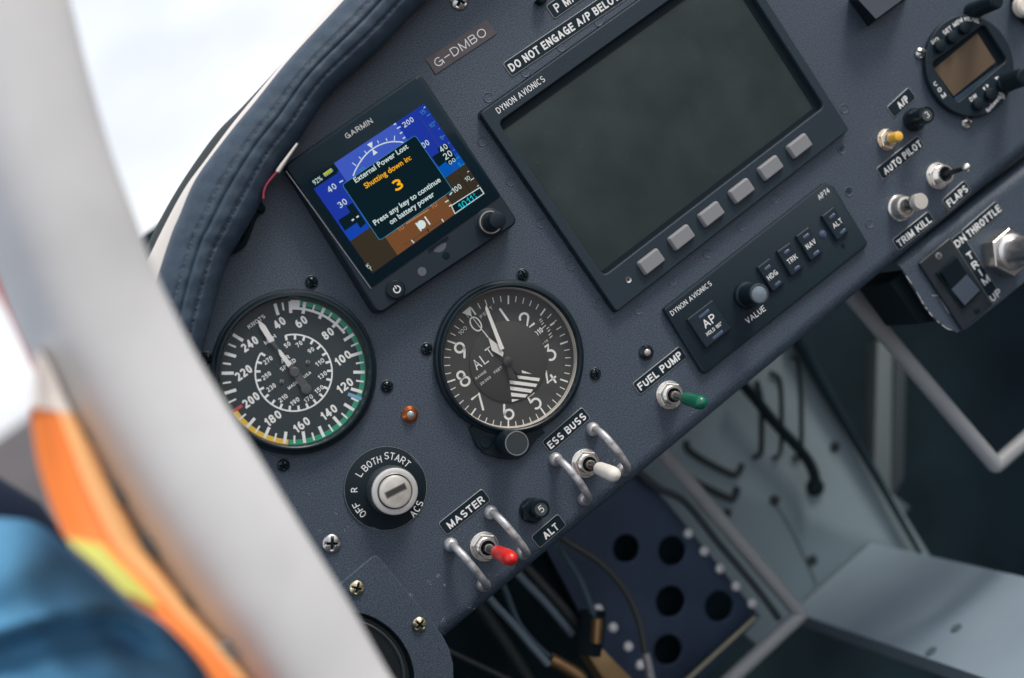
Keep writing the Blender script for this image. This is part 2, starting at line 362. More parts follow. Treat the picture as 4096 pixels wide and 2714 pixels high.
for (x, y), ln, a in [((800, 975), 40, -35), ((850, 935), 34, -40), ((895, 997), 8, 60), ((690, 1060), 26, 55), ((1050, 1130), 50, -38), ((885, 1215), 24, 30)]:
    for k in range(7):
        q = at('Y3', x+random.uniform(-.5, .5)*ln, y+random.uniform(-.5, .5)*ln*.7); aa = rad(a)+random.uniform(-.5, .5); L2 = random.uniform(.3, 1.4)
        sm.line(q, (q[0]+L2*math.cos(aa), q[1]+L2*math.sin(aa)), .16, .05)
for x, y in [('Y3',(1160,755)),('Y4',(445,965)),('Y4',(1030,490)),('Z4',(497,1093)),('Z6',(530,578)),('Z6',(805,352)),('Y3',(588,413)),('Y3',(198,735))]:
    c0 = at(x, *y, 0)
    for k in range(9):
        a = random.uniform(0, 6.28); r = random.uniform(8, 15); q = (c0[0]+r*math.cos(a), c0[1]+r*math.sin(a)); a += 1.57+random.uniform(-.6, .6); L2 = random.uniform(.3, 1.8); sm.line(q, (q[0]+L2*math.cos(a), q[1]+L2*math.sin(a)), random.uniform(.07, .16), .05)
for k in range(60):
    q = (random.uniform(-30, 330), random.uniform(-140, 90)); sm.poly(circ(q, random.uniform(.08, .2), 5), .05)
tag(part('scuff_marks', sm, mat('scuffs', (.30, .31, .34), .6), pn), kind='stuff')

# ---- padded edge of the glareshield -----------------------------------------------------------
def sweep(path, halfw, fn, nseg=10):
    P = smooth(path, nseg); Wd = smooth([(x, 0) for x in halfw], nseg); rows = []; L = 0.
    for i, p in enumerate(P):
        a, b = Vector(P[max(i-1, 0)]), Vector(P[min(i+1, len(P)-1)]); t = b-a; t.z = 0; t.normalize(); nrm = Vector((-t.y, t.x, 0))
        if i: L += (Vector(P[i])-Vector(P[i-1])).length
        rows.append([tuple(Vector(p)+nrm*u*Wd[i][0]+Vector((0, 0, z))) for u, z in fn(L, i)])
    return rows
hw = [(Vector(at('F', *a, PADH))-Vector(at('F', *b, PADH))).length/2 for a, b in zip(INN, OUT)]
NA = 72
def padprof(L, i):                                  # u from inner (+1, over the panel)... sign follows the path direction
    o = []
    for k in range(NA+1):
        a = -math.pi*.12+math.pi*1.24*k/NA; u = math.cos(a); z = math.sin(a); f = (1-u)/2      # f: 0 at u=1, 1 at u=-1
        f = 1-f if PADFLIP else f
        d = 1.1*math.exp(-((f-.47)/.022)**2)+.55*math.exp(-((f-.33)/.02)**2)+.65*math.exp(-((f-.70)/.024)**2)
        pk = .5+.5*math.cos(L*2*math.pi/4.6); d += pk*.5*(math.exp(-((f-.33)/.03)**2)+math.exp(-((f-.70)/.035)**2))
        wv = .35*math.sin(L*.23+3*f)+.25*math.sin(L*.61+7*f)
        o.append((u*(1-.02*d), z*(12.5+wv*.6)-d*.9))
    return o
t0 = Vector(mid[1])-Vector(mid[0]); nn = Vector((-t0.y, t0.x)); inn0 = Vector(at('F', *INN[0], PADH))-Vector(mid[0][:2])
PADFLIP = nn.dot(inn0) < 0           # f counts from the outer edge
PADFLIP = not PADFLIP
gl = thing('glareshield_pad', 'navy blue leather padded roll with double stitching along the panel edge', 'glareshield', mid[4])
rows = sweep(mid, hw, padprof, 16)
part('leather_cover', MB().grid(rows), LEATHER, gl, ang=60)
nr = len(rows)
for fr, nm_, cl_, rr_ in ((.335, 'stitching', (.05, .072, .095), .34), (.70, 'stitching', (.012, .022, .035), .42)):
    st = MB(); k = min(range(NA+1), key=lambda k: abs(((1-math.cos(-math.pi*.12+math.pi*1.24*k/NA))/2 if not PADFLIP else 1-(1-math.cos(-math.pi*.12+math.pi*1.24*k/NA))/2)-fr)+(9 if math.sin(-math.pi*.12+math.pi*1.24*k/NA) < 0 else 0))
    for i in range(0, nr-3, 2):
        a, b = Vector(rows[i][k]), Vector(rows[i+1][k]); d = b-a
        st.tube([tuple(a+Vector((0, 0, -.15))), tuple(a+d*.5+Vector((0, 0, .2))), tuple(b+d*.25+Vector((0, 0, -.15)))], rr_, 6)
    part(nm_, st, mat('thread', cl_, .7), gl)
# white lip of the windscreen frame and its black rubber seal, outside the pad
wo = [('Z1',2470,-200),('Z1',2215,70),('Z1',1985,340),('Z1',1865,480),('Z1',1690,690),('Z1',1545,870),('Z1',1390,1080),('Z1',1245,1280),('Z1',1090,1568),('F',325,640),('F',290,740),('F',262,850)]
wi = [('F',890,-60),('F',790,30),('F',700,125),('F',655,178),('F',590,260),('F',540,325),('F',487,395),('F',450,450),('F',415,545),('F',390,640),('F',365,740),('F',345,850)]
a_ = smooth([at3(*p, 6) for p in wo], 8); b_ = smooth([at3(*p, 12) for p in wi], 8)
rows = [[tuple(Vector(p).lerp(Vector(q), t)+Vector((0, 0, z))) for t, z in ((0, -8), (0, 0), (.03, .7), (.1, 1.2), (.3, 1.8), (.6, 1.6), (1, -2))] for p, q in zip(a_, b_)]
single('windscreen_frame', MB().grid(rows), mat('cream_paint', (.62, .58, .54), .3, coat=.3), 'narrow cream white painted windscreen frame strip outside the leather roll', 'frame', a_[40])
so_ = [('Z1',1905,432),('Z1',1760,590),('Z1',1620,740),('Z1',1480,880),('Z1',1330,1080),('Z1',1180,1310),('Z1',1040,1568),('F',310,640),('F',270,740),('F',240,850)]
si_ = [('Z1',1900,440),('Z1',1790,580),('Z1',1690,715),('Z1',1560,870),('Z1',1400,1100),('Z1',1245,1320),('Z1',1095,1590),('F',330,650),('F',295,750),('F',262,860)]
a_ = smooth([at3(*p, -2) for p in so_], 8); b_ = smooth([at3(*p, 3) for p in si_], 8)
rows = [[tuple(Vector(p).lerp(Vector(q), t)+Vector((0, 0, z))) for t, z in ((.2, -6), (0, -1), (.05, .3), (.3, .8), (.7, .6), (1, 0))] for p, q in zip(a_, b_)]
single('rubber_seal', MB().grid(rows), mat('seal_rubber', (.020, .028, .030), .6), 'thin black rubber seal tapering along the outside of the cream frame strip', 'seal', a_[20])

# fuselage shell in front of the panel (tapers forward): keeps the footwell dark
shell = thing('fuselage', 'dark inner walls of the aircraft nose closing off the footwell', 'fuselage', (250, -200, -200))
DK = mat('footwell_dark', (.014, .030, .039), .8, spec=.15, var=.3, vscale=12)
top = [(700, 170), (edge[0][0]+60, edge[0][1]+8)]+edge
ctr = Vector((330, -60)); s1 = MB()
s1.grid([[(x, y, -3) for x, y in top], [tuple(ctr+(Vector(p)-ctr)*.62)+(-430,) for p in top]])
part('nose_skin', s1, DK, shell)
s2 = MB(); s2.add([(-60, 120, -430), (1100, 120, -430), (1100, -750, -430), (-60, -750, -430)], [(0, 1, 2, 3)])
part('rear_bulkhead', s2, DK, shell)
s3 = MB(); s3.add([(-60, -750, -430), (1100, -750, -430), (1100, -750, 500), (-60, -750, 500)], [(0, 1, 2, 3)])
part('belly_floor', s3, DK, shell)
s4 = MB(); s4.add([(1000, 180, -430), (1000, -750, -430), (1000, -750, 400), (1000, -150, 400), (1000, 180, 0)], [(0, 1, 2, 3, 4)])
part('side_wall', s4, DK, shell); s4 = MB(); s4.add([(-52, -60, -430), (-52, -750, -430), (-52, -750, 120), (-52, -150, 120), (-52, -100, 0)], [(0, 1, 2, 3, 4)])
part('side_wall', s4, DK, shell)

# ---- footwell ---------------------------------------------------------------------------------
FWH = -300
GREY = mat('primer_grey', (.200, .262, .290), .55, spec=.3, var=.08, vscale=14)
GREY2 = mat('floor_grey', (.225, .288, .345), .7, spec=.15, var=.08, vscale=12)
fw = ats('F', [(1250, 960), (1700, 640), (1800, 720), (1876, 842), (2148, 1283), (2160, 1305), (2005, 1275), (1838, 1418), (1760, 1500), (1690, 1440)], FWH)
t = thing('footwell_panel', 'pale grey sheet metal panel with bent dark slots deep under the instrument panel', 'panel', (*fw[4], FWH))
part('sheet', MB().box(fw, FWH-4, FWH, .6), GREY, t)
SLT = mat('slot_dark', (.012, .020, .024), .7)
for p in [[(1600,1015),(1590,1025),(1625,1052),(1700,1095),(1712,1092),(1718,1075)], [(1590,1090),(1640,1110),(1690,1145),(1700,1140),(1705,1120)],
          [(1790,880),(1795,900),(1792,980),(1775,1055),(1745,1058)], [(1850,870),(1852,900),(1840,1045),(1812,1058)], [(1895,860),(1895,980),(1893,1045),(1870,1050)], [(1675,1205),(1690,1180)]]:
    pass
def ftube(l, pts, h, r, n=10, sm=6): return MB().tube(smooth([at3(l, x, y, h) for x, y in pts], sm), r, n)
for pts, r in [([(255,585),(262,620),(330,668),(440,722),(470,715),(485,680)], 2.6), ([(240,725),(300,760),(430,822),(455,812),(465,775)], 2.8), ([(545,335),(565,420),(567,560),(562,635),(530,655)], 2.1),
               ([(600,300),(640,330),(650,440),(648,600),(635,645),(610,655)], 1.7), ([(690,240),(715,260),(730,400),(732,600),(722,645),(695,650)], 1.7), ([(415,905),(430,870)], 3)]:
    part('slot', ftube('Y7', pts, FWH+1, r), SLT, t)
for x, y, r in [(868,608,4.2),(618,830,4.2),(775,1078,4.2),(520,1045,2)]:
    part('fastener', MB().lathe(at('Y7', x, y, FWH), [(r, FWH), (r, FWH+1), (r*.5, FWH+2)], 20), SLT, t)
seam = MB(); seam.pline(smooth(ats('Y7', [(618,840),(690,960),(770,1130),(790,1180)], FWH), 6), 1.2, FWH+.3); part('seam', seam, SLT, t)
part('grommet', MB().lathe(at('Y7', 785, 775, FWH), [(7.5, FWH), (7, FWH+3), (5, FWH+4)], 24), BLACKM, t)
single('black_cable', ftube('Y7', [(470,330),(540,410),(620,510),(705,600),(760,670),(785,730),(785,775)], FWH+14, [4.2]*37, 12), BLACKM, 'thick black cable entering a hole in the pale footwell panel', 'cable', at3('Y7', 785, 775, FWH))
ln = thing('edge_shadow', 'dark sloping bar in place of the shadow gap along the right edge of the pale footwell panel', 'strut', at3('Y7', 950, 600, FWH))  # dark bar modelled where the panel edge has only a shadow gap
part('shadow_bar', MB().tube(smooth([at3('Y7', x, y, FWH+6) for x, y in [(700,130),(770,260),(900,490),(1020,695),(1120,870),(1225,1055)]], 6), [6-.13*i for i in range(31)], 8), DK, ln)
# floor tunnel
cA = at3('F', 1838, 1408, FWH); cB = at3('F', 2005, 1250, FWH); FY = (cA[1]+cB[1])/2
fl = thing('floor_tunnel', 'pale grey raised floor box in the bottom right corner', 'floor box', (cB[0], FY, FWH))
fb = MB(); xa, xb = cA[0]-4, cB[0]
fb.add([(xa, FY, FWH+3), (xb, FY, FWH+3), (xb, FY, 150), (xa, FY, 150), (xa, FY-14, FWH+3), (xb, FY-60, FWH+3), (xb, FY-60, 150), (xa, FY-14, 150)], [(0, 3, 2, 1), (1, 2, 6, 5), (0, 4, 7, 3), (3, 7, 6, 2), (4, 5, 6, 7)])
part('top_sheet', fb, GREY2, fl)
for x, y in [(1375,1362),(1270,1458)]:
    q = atY('Y7', x, y, FY); s_ = MB(); s_.tube([(q[0], FY-.5, q[2]), (q[0], FY+.8, q[2])], 4, 16); part('fastener', s_, mat('floor_screw', (.10,.13,.15), .5), fl)
# perforated blue rib
PH = -225
BLUE = mat('blue_anodised', (.044, .068, .118), .30, metal=.5, spec=.5, var=.25, vscale=18)
hl = [(188,1250,70),(390,1270,70),(178,1450,68),(195,1040,66),(5,1030,62)]
holes = [circ(at('Y7', x, y, PH), r*.96552*(663-PH)/FPX) for x, y, r in hl]
pr = thing('perforated_rib', 'navy blue metal rib with large round lightening holes and white rivet dots', 'rib', at3('F', 1650, 1400, PH))
out = ats('F', [(1240,1225),(1475,1085),(1545,1165),(1757,1425),(1580,1620),(1440,1640),(1330,1400)], PH)
part('plate', sheet(out, holes, PH-3, PH, .5), BLUE, pr)
part('hole_shade', MB().poly(out, PH-26), DARKHOLE, pr)  # dark sheet added behind the rib so its holes look shaded
rv = mat('white_rivet', (.90, .89, .90), .4)
for l, x, y in [('F',1590,1233),('F',1627,1274),('F',1663,1314),('F',1700,1355),('F',1737,1395),('Y6',1490,938),('Y6',1617,1098),('Y6',1748,1262),('Y6',1850,1420)]:
    part('rivet', MB().lathe(at(l, x, y, PH), [(3.3, PH), (3.1, PH+1.2), (1.8, PH+2.2)], 16), rv, pr)
eg = MB().tube([at3('Y7', 540, 1315, PH+6), at3('Y7', 240, 1590, PH+6)], 2.2, 8); part('folded_flange', eg, mat('worn_edge', (.20,.19,.14), .4, metal=.6), pr)
# painted tubes of the frame
TUBE = mat('grey_tube_paint', (.30, .31, .32), .38, spec=.45, var=.1, vscale=20)
def bent(name, label, pts, h, r):
    P = [Vector(at3(*p, hh)) for p, hh in zip(pts, h)]; q = [P[0]]
    for i in range(1, len(P)-1):
        a, b, c = P[i-1], P[i], P[i+1]; u = (a-b).normalized(); v = (c-b).normalized(); k = r*.25
        for s in range(7):
            s /= 6; q.append((b+u*k)*(1-s)**2+b*2*s*(1-s)+(b+v*k)*s*s)
    q.append(P[-1]); single(name, MB().tube([tuple(x) for x in q], r, 20), TUBE, label, 'tube', P[1], 'grey tubes of the cockpit frame')
bent('frame_tube', 'bent grey tube making a V under the throttle bracket at right', [('F',1880,580),('F',2301,1076),('F',2560,850)], [-90,-90,-90], 5.2)
bent('frame_tube', 'bent grey tube with its corner beside the blue perforated rib', [('F',1480,985),('F',1850,1420),('F',1560,1690)], [-190,-190,-190], 5.2)
single('frame_tube', MB().tube(smooth([at3('F',1470,1085,-215), at3('F',1520,1128,-215), at3('F',1582,1160,-215), at3('F',1660,1255,-215), at3('F',1750,1362,-215), at3('F',1800,1430,-215)], 6), 2.6, 12), mat('dark_tube', (.05,.065,.075), .5), 'thin dark tube running behind the bent tube beside the blue rib', 'tube', at3('F',1640,1240,-215), 'grey tubes of the cockpit frame')
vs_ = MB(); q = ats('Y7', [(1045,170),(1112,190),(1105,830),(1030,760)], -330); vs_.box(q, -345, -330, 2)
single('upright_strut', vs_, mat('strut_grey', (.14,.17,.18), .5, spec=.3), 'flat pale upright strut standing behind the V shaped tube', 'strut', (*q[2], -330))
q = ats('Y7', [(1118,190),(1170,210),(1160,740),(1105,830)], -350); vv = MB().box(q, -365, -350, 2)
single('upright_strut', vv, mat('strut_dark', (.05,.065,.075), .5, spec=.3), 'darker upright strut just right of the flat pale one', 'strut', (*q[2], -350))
single('pedal_bracket', MB().box(ats('Y7', [(1100,800),(1180,860),(1140,905),(1050,830)], -310), -330, -308, 2), mat('bracket_blue', (.07,.10,.12), .5), 'small blue grey bracket at the foot of the pale strut', 'bracket', at3('Y7',1110,850,-310))
wr = MB().tube(smooth([at3('Z6', x, y, -60) for x, y in [(380,1040),(430,1130),(470,1230),(488,1300),(480,1345),(455,1350)]], 8), 1.3, 8)
single('thin_wire', wr, mat('pink_wire', (.30,.16,.18), .5), 'thin pinkish wire looping down below the panel beside the throttle bracket', 'wire', at3('Z6',470,1230,-60))
# hoses and fittings bottom centre
HOSE = mat('hose_black', (.05, .056, .055), .4, spec=.5); HB = mat('hose_blue', (.05, .085, .115), .35, spec=.6); HG = mat('hose_grey', (.16, .21, .26), .35, spec=.5)
BR = mat('brass', (.40, .24, .12), .35, metal=.85, var=.2, vscale=60)
def hose(name, label, pts, h, r, m_, grp='hoses under the panel'):
    o = single(name, ftube('Y6', pts, h, r, 12), m_, label, 'hose', at3('Y6', *pts[-1], h), grp); return o
HH = -150
hz = thing('braided_hose', 'black hose with a silver end curving in front of the blue rib', 'hose', at3('Y6', 1940, 1536, HH), 'hoses under the panel')
part('hose', ftube('Y6', [(1150,300),(1240,370),(1450,500),(1620,650),(1760,850),(1850,1080),(1895,1330)], HH, 2.2, 12), HOSE, hz)
part('ferrule', ftube('Y6', [(1895,1320),(1925,1440),(1955,1600)], HH, 2.9, 12), ALU, hz)
hose('hose', 'blue hose dropping to the upright brass fitting', [(1150,380),(1210,480),(1330,680),(1410,880),(1465,1030)], HH-10, 2.4, HB)
hose('hose', 'upper blue hose of the pair ending at the lying brass fitting', [(640,650),(700,800),(800,1050),(930,1220),(1085,1365)], HH, 2.0, HB)
hose('hose', 'lower grey hose of the pair, bright where it meets the lying brass fitting', [(520,800),(600,900),(750,1060),(900,1240),(1060,1420)], HH+6, 2.4, HG)
hose('hose', 'grey hose running beside another towards the black fitting, lower of two', [(760,590),(850,690),(1050,900),(1270,1160)], HH-30, 2.6, HG)
hose('hose', 'dark hose running beside another towards the black fitting, upper of two', [(840,540),(930,640),(1130,860),(1340,1110)], HH-30, 3.0, HOSE)
hose('hose', 'thick dim dark hose at the left of the footwell', [(430,860),(500,960),(700,1250),(900,1560)], HH-60, 4.5, mat('hose_dim', (.03,.042,.045), .5))
hose('hose', 'thin dark hose crossing low beside the round vent plate', [(150,1270),(220,1310),(450,1420),(740,1560)], HH-40, 1.8, HOSE)
single('brass_fitting', ftube('Y6', [(1482,1020),(1478,1110),(1468,1230)], HH-8, [3.9]*13, 12), BR, 'brown brass fitting standing upright at the end of the blue hose', 'fitting', at3('Y6',1468,1230,HH-8), 'brass fittings')
single('brass_fitting', ftube('Y6', [(1075,1375),(1180,1430),(1310,1510),(1350,1560)], HH+3, 4.6, 12), BR, 'brown brass fitting lying where the two hoses end', 'fitting', at3('Y6',1180,1430,HH+3), 'brass fittings')
single('fitting', ftube('Y6', [(1440,960),(1430,1120),(1400,1330)], HH-16, 8.5, 14), BLACKM, 'thick black fitting behind the upright brass one', 'fitting', at3('Y6',1400,1330,HH-16))
single('brass_block', MB().box(ats('Y6', [(1405,1345),(1505,1255),(1860,1620),(1640,1700)], HH-20), HH-45, HH-20, 1.5), mat('tan_brass', (.42,.27,.13), .4, metal=.5, var=.12, vscale=40), 'tan brass block at the bottom edge beside the black hose', 'block', at3('Y6',1600,1480,HH-20))

# ================================================================== PANEL FITTINGS
# ---- placards ---------------------------------------------------------------------------------
def placard(label, l, cor, lines, h=0., border=True, r=1.7, name='placard', mats=None, cat='placard', grp='engraved black placards', bold=.03):
    p = ats(l, cor, h+.5); c, u, v, wd, ht = quadrect(p); R = fillet(rect(c, u, v, wd, ht), r)
    t = thing(name, label, cat, (c.x, c.y, h), grp)
    if border:
        part('silver_border', MB().loft(R, [(0, h), (0, h+.40), (.1, h+.48)]), SILVER, t)
        part('plate', MB().loft(inset(ccw(R), .27), [(0, h+.3), (0, h+.52)]), PLATE, t)
    else:
        part('plate', MB().loft(R, [(0, h), (0, h+.45), (.1, h+.52)]), mats or PLATE, t)
    tx = MB(); ang = math.atan2(u.y, u.x)
    for s, cen, wid, cap in lines:                    # centre in px or None for the plate centre; width/cap as fraction of the plate
        q = Vector(at(l, *cen, h+.5)) if cen else c
        textc(tx, s, q, cap*ht, h+.56, width=wid*wd, rot=ang, bold=bold)
    part('lettering', tx, WHITE, t); return t
placard('black placard reading MASTER above the red toggle switch', 'Y3', [(857,608),(1124,394),(1182,466),(906,688)], [('MASTER', (1025,541), .80, .50)])
placard('black placard reading ALT below the circuit breaker marked 5', 'Y3', [(1428,690),(1597,550),(1648,620),(1483,768)], [('ALT', (1550,658), .50, .52)])
placard('black placard reading ESS BUSS above the white toggle switch', 'Y4', [(113,812),(399,575),(458,648),(180,900)], [('ESS BUSS', (291,738), .89, .52)])
placard('black placard reading FUEL PUMP above the green toggle switch', 'Y4', [(748,405),(1078,150),(1133,222),(802,497)], [('FUEL PUMP', (941,320), .89, .54)])
placard('black placard reading AUTO PILOT below the yellow push button', 'Z4', [(397,1325),(722,1065),(787,1145),(460,1412)], [('AUTO PILOT', (606,1236), .88, .54)])
placard('small black placard reading A/P beside the circuit breaker marked 3', 'Z4', [(480,845),(652,686),(719,765),(547,926)], [('A/P', (610,803), .42, .56)])
placard('black placard reading TRIM KILL below the chrome push button', 'Z6', [(463,800),(722,603),(767,672),(519,882)], [('TRIM KILL', (621,743), .89, .56)])
placard('black placard reading FLAPS below the bare metal toggle', 'Z6', [(812,527),(970,388),(1024,460),(868,602)], [('FLAPS', (921,497), .84, .56)])
p0 = ats('Z3', [(693,430),(1330,0),(1382,75),(757,522)], .5)
u_ = (Vector(p0[1])-Vector(p0[0])).normalized(); e_ = [tuple(Vector(p0[0])), tuple(Vector(p0[0])+u_*150), tuple(Vector(p0[3])+u_*150), tuple(Vector(p0[3]))]
t = thing('placard', 'long black placard warning DO NOT ENGAGE A/P BELOW above the big blank screen', 'placard', (*p0[3], 0), 'engraved black placards')
part('silver_border', MB().loft(fillet(e_, 1.7), [(0, 0), (0, .4), (.1, .48)]), SILVER, t); part('plate', MB().loft(inset(ccw(fillet(e_, 1.7)), .3), [(0, .3), (0, .52)]), PLATE, t)
a_, b_ = Vector(at('Z3', 757, 490, .5)), Vector(at('Z3', 1452, 22, .5)); tx = MB()
text(tx, 'DO NOT ENGAGE A/P BELO', a_, b_, 4.3, .56, bold=.03); d_ = (b_-a_).normalized(); text(tx, 'W', b_+d_*.7, b_+d_*5.4, 4.3, .56, bold=.03); part('lettering', tx, WHITE, t)
p0 = ats('Z3', [(985,40),(1050,-5),(1110,85),(1046,131)], .5); u_ = (Vector(p0[1])-Vector(p0[0])).normalized()
e_ = [tuple(Vector(p0[0])), tuple(Vector(p0[0])+u_*42), tuple(Vector(p0[3])+u_*42), tuple(Vector(p0[3]))]
t = thing('placard', 'black placard beginning P MA at the top edge above the long warning', 'placard', (*p0[3], 0), 'engraved black placards')
part('silver_border', MB().loft(fillet(e_, 1.7), [(0, 0), (0, .4), (.1, .48)]), SILVER, t); part('plate', MB().loft(inset(ccw(fillet(e_, 1.7)), .3), [(0, .3), (0, .52)]), PLATE, t)
tx = MB(); a_, b_ = Vector(at('Z3', 1064, 88, .5)), Vector(at('Z3', 1205, -5, .5)); text(tx, 'P MA', a_, b_, 4.6, .56, bold=.02); part('lettering', tx, WHITE, t)
placard('brownish translucent tape label reading G-DMBO above the lit display', 'Z3', [(170,398),(588,137),(645,230),(246,508)], [('G\u2013DMBO', (407,322), .83, .50)], border=False, r=.15, name='tape_label', mats=mat('brown_tape', (.075,.060,.066), .35, var=.2, vscale=180), cat='label', grp=None, bold=.0)

# ---- screws -----------------------------------------------------------------------------------
def make_screw(R, hh, m_, label, washer, rot, hole, depth=None, cl=.62, cw=.13):
    t = thing('panel_screw', label, 'screw', (0, 0, 0), None)
    mb = MB(); nr, na = 26, 64; rows = []
    for i in range(nr+1):
        r = R*i/nr; row = []
        for k in range(na+1):
            a = 2*math.pi*k/na; x, y = r*math.cos(a), r*math.sin(a); z = hh*math.sqrt(max(0, 1-(r/R)**2*.92))
            d = min(max(abs(x)/(R*cw), abs(y)/(R*cl)), max(abs(y)/(R*cw), abs(x)/(R*cl)))
            if d < 1: z = max(.2, z-hh*.62)
            elif d < 1.35: z -= hh*.62*(1.35-d)/.35*.5
            row.append((x, y, z))
        rows.append(row)
    mb.grid(rows); part('domed_head', mb, m_, t, ang=40)
    cr_ = MB(); q = hh*.42
    for ax in (0, 1):
        s = [(R*cl*.95, R*cw*.9), (-R*cl*.95, R*cw*.9), (-R*cl*.95, -R*cw*.9), (R*cl*.95, -R*cw*.9)]
        cr_.poly([(x, y) if ax == 0 else (-y, x) for x, y in s], q+.02*ax)
    part('cross_recess', cr_, hole, t)
    if washer: part('countersunk_ring', MB().lathe((0, 0), [(R*1.22, 0), (R*1.20, .35), (R*1.1, .5), (R*1.0, .3)], 40, cap=False), washer, t)
    return t
RINGM = mat('screw_ring', (.030, .040, .055), .35)
protos = {}
def screw(kind, l, x, y, label, rot=0., grp=None):
    R, hh, m_, wsh = dict(black=(2.75, 1.9, BLACKG, RINGM), steel=(4.5, 2.2, STEEL, None), brass=(3.7, 2.4, BRASS, None), radio=(3.3, 2.6, STEEL, None))[kind]
    c = at(l, x, y, 4. if kind == 'brass' else 1.)
    if kind not in protos:
        protos[kind] = o = make_screw(R, hh, m_, label, wsh, 0, DARKHOLE)
    else: o = copy_tree(protos[kind])
    o['label'] = label; move(o, c[0], c[1], 3. if kind == 'brass' else 0, rad(rot))
    if grp: o['group'] = grp
BG, SG = 'black cross-head screws round the gauges', 'bare metal cross-head screws'
screw('black', 'Y1', 866, 138, 'black screw at the top of the airspeed indicator', 12, BG)
screw('black', 'Y1', 130, 670, 'black screw left of the airspeed indicator, close to the white rail', 50, BG)
screw('black', 'Y1', 1393, 866, 'black screw right of the airspeed indicator, above the copper ringed light', 30, BG)
screw('black', 'Y1', 669, 1415, 'black screw below the airspeed indicator', 65, BG)
screw('black', 'Y2', 858, 88, 'black screw at the top of the altimeter', 75, BG)
screw('black', 'Y2', 187, 605, 'black screw left of the altimeter', 20, BG)
screw('black', 'Y2', 1365, 778, 'black screw right of the altimeter', 60, BG)
screw('steel', 'Y3', 198, 735, 'large bare steel screw below and left of the ignition switch', 52, SG)
screw('steel', 'F', 1062, 3, 'bare steel screw cut by the top edge of the view above the tape label', 30, SG)
screw('brass', 'Y3', 353, 1010, 'yellowish screw at the upper corner of the round vent plate', 38, SG)
screw('brass', 'Y3', 740, 1235, 'yellowish screw on the right side of the round vent plate', 12, SG)
screw('radio', 'Z4', 752, 418, 'bright steel screw at the left of the round radio', 42, SG)
screw('radio', 'Z4', 1115, 962, 'scratched steel screw below the round radio', 70, SG)

# ---- airspeed indicator -----------------------------------------------------------------------
DH = .8
bc = at('Y1', 754, 762, 5); dc = at('Y1', 744, 768, DH)
asi = thing('airspeed_indicator', 'round airspeed indicator with knots scale and green and yellow arcs', 'gauge', (*bc, 0))
GREYB = mat('bezel_black', (.005, .013, .019), .35, spec=.3)
part('bezel', MB().lathe(bc, [(39.6, 0), (39.6, 3.2), (39.2, 3.9), (38.2, 4.2), (37.6, 5.6), (37.0, 6.2), (36.2, 6.3), (35.8, 6.0), (35.5, 4.6), (35.2, .3)], 96, cap=False), GREYB, asi, ang=25)
part('dial', MB().lathe(dc, [(35.9, DH-.3), (35.9, DH)], 96), mat('dial_grey', (.022, .036, .043), .6, spec=.3), asi)
RD = 34.6
def ang(l, x, y, h, c): p = at(l, x, y, h); return math.degrees(math.atan2(p[1]-c[1], p[0]-c[0]))
ga = ang('Y1', 785, 258, DH, dc); gb = ang('Y1', 705, 1260, DH, dc)
while gb > ga: gb -= 360
part('green_arc', MB().arc(dc, RD-2.4, RD, ga, gb, DH+.03, n=90), mat('dial_green', (.015, .30, .17), .6), asi)
ya = ang('Y1', 702, 1260, DH, dc); yb = ang('Y1', 328, 1045, DH, dc)
while yb > ya: yb -= 360
part('yellow_arc', MB().arc(dc, RD-2.4, RD, ya, yb, DH+.03, n=40), mat('dial_yellow', (.78, .50, .055), .6), asi)
wa = ang('Y1', 718, 262, DH, dc); wb = ang('Y1', 1108, 484, DH, dc)

while wb > wa: wb -= 360
while ga > wa: ga -= 360
wm = MB().arc(dc, RD-4.4, RD-3.2, wa, wb, DH+.05, n=40); wm.arc(dc, RD-4.4, RD+.2, wa, ga, DH+.06, n=8); part('white_arc', wm, OFFW, asi)
tk = MB()
maj = [(620,328),(718,325),(811,318),(937,353),(1040,420),(1128,520),(1183,638),(1202,766),(1185,895),(1132,1013),(1048,1113),(937,1187),(812,1225),(680,1225),(550,1193),(440,1120),(293,903),(275,773),(290,643),(347,522)]
mnr = [(665,305),(762,310),(878,320),(993,372),(1093,465),(1168,572),(1208,700),(1210,830),(1172,960),(1100,1075),(1003,1163),(878,1222),(745,1244),(610,1225),(484,1170),(382,1078),(307,968),(268,840),(267,706),(303,577)]
def tick(mb, a, r0, r1, wd, h, c): a = rad(a); mb.line((c[0]+r0*math.cos(a), c[1]+r0*math.sin(a)), (c[0]+r1*math.cos(a), c[1]+r1*math.sin(a)), wd, h)
for x, y in maj: tick(tk, ang('Y1', x, y, DH, dc), RD-6, RD-.35, 1.5, DH+.09, dc)
for x, y in mnr: tick(tk, ang('Y1', x, y, DH, dc), RD-4.4, RD-.55, .85, DH+.09, dc)
part('scale_ticks', tk, OFFW, asi)
rl = MB(); tick(rl, ang('Y1', 350, 1018, DH, dc), RD-5.4, RD+.2, 1.5, DH+.1, dc); part('red_line', rl, mat('dial_red', (.50, .06, .075), .6), asi)
bl = MB(); bl.line(at('Y1', 1118, 918, DH), at('Y1', 1212, 952, DH), 1.7, DH+.11); part('blue_line', bl, mat('dial_blue', (.17, .36, .55), .6), asi)
nm = MB()
for s, x, y in [('40',640,423),('60',792,415),('80',978,497),('100',1083,668),('120',1097,860),('140',985,1045),('160',795,1133),('180',595,1087),('200',442,960),('220',390,770),('240',433,570)]:
    textc(nm, s, at('Y1', x, y, DH), 4.25, DH+.12, width=2.75*len(s)+.2, bold=.036)
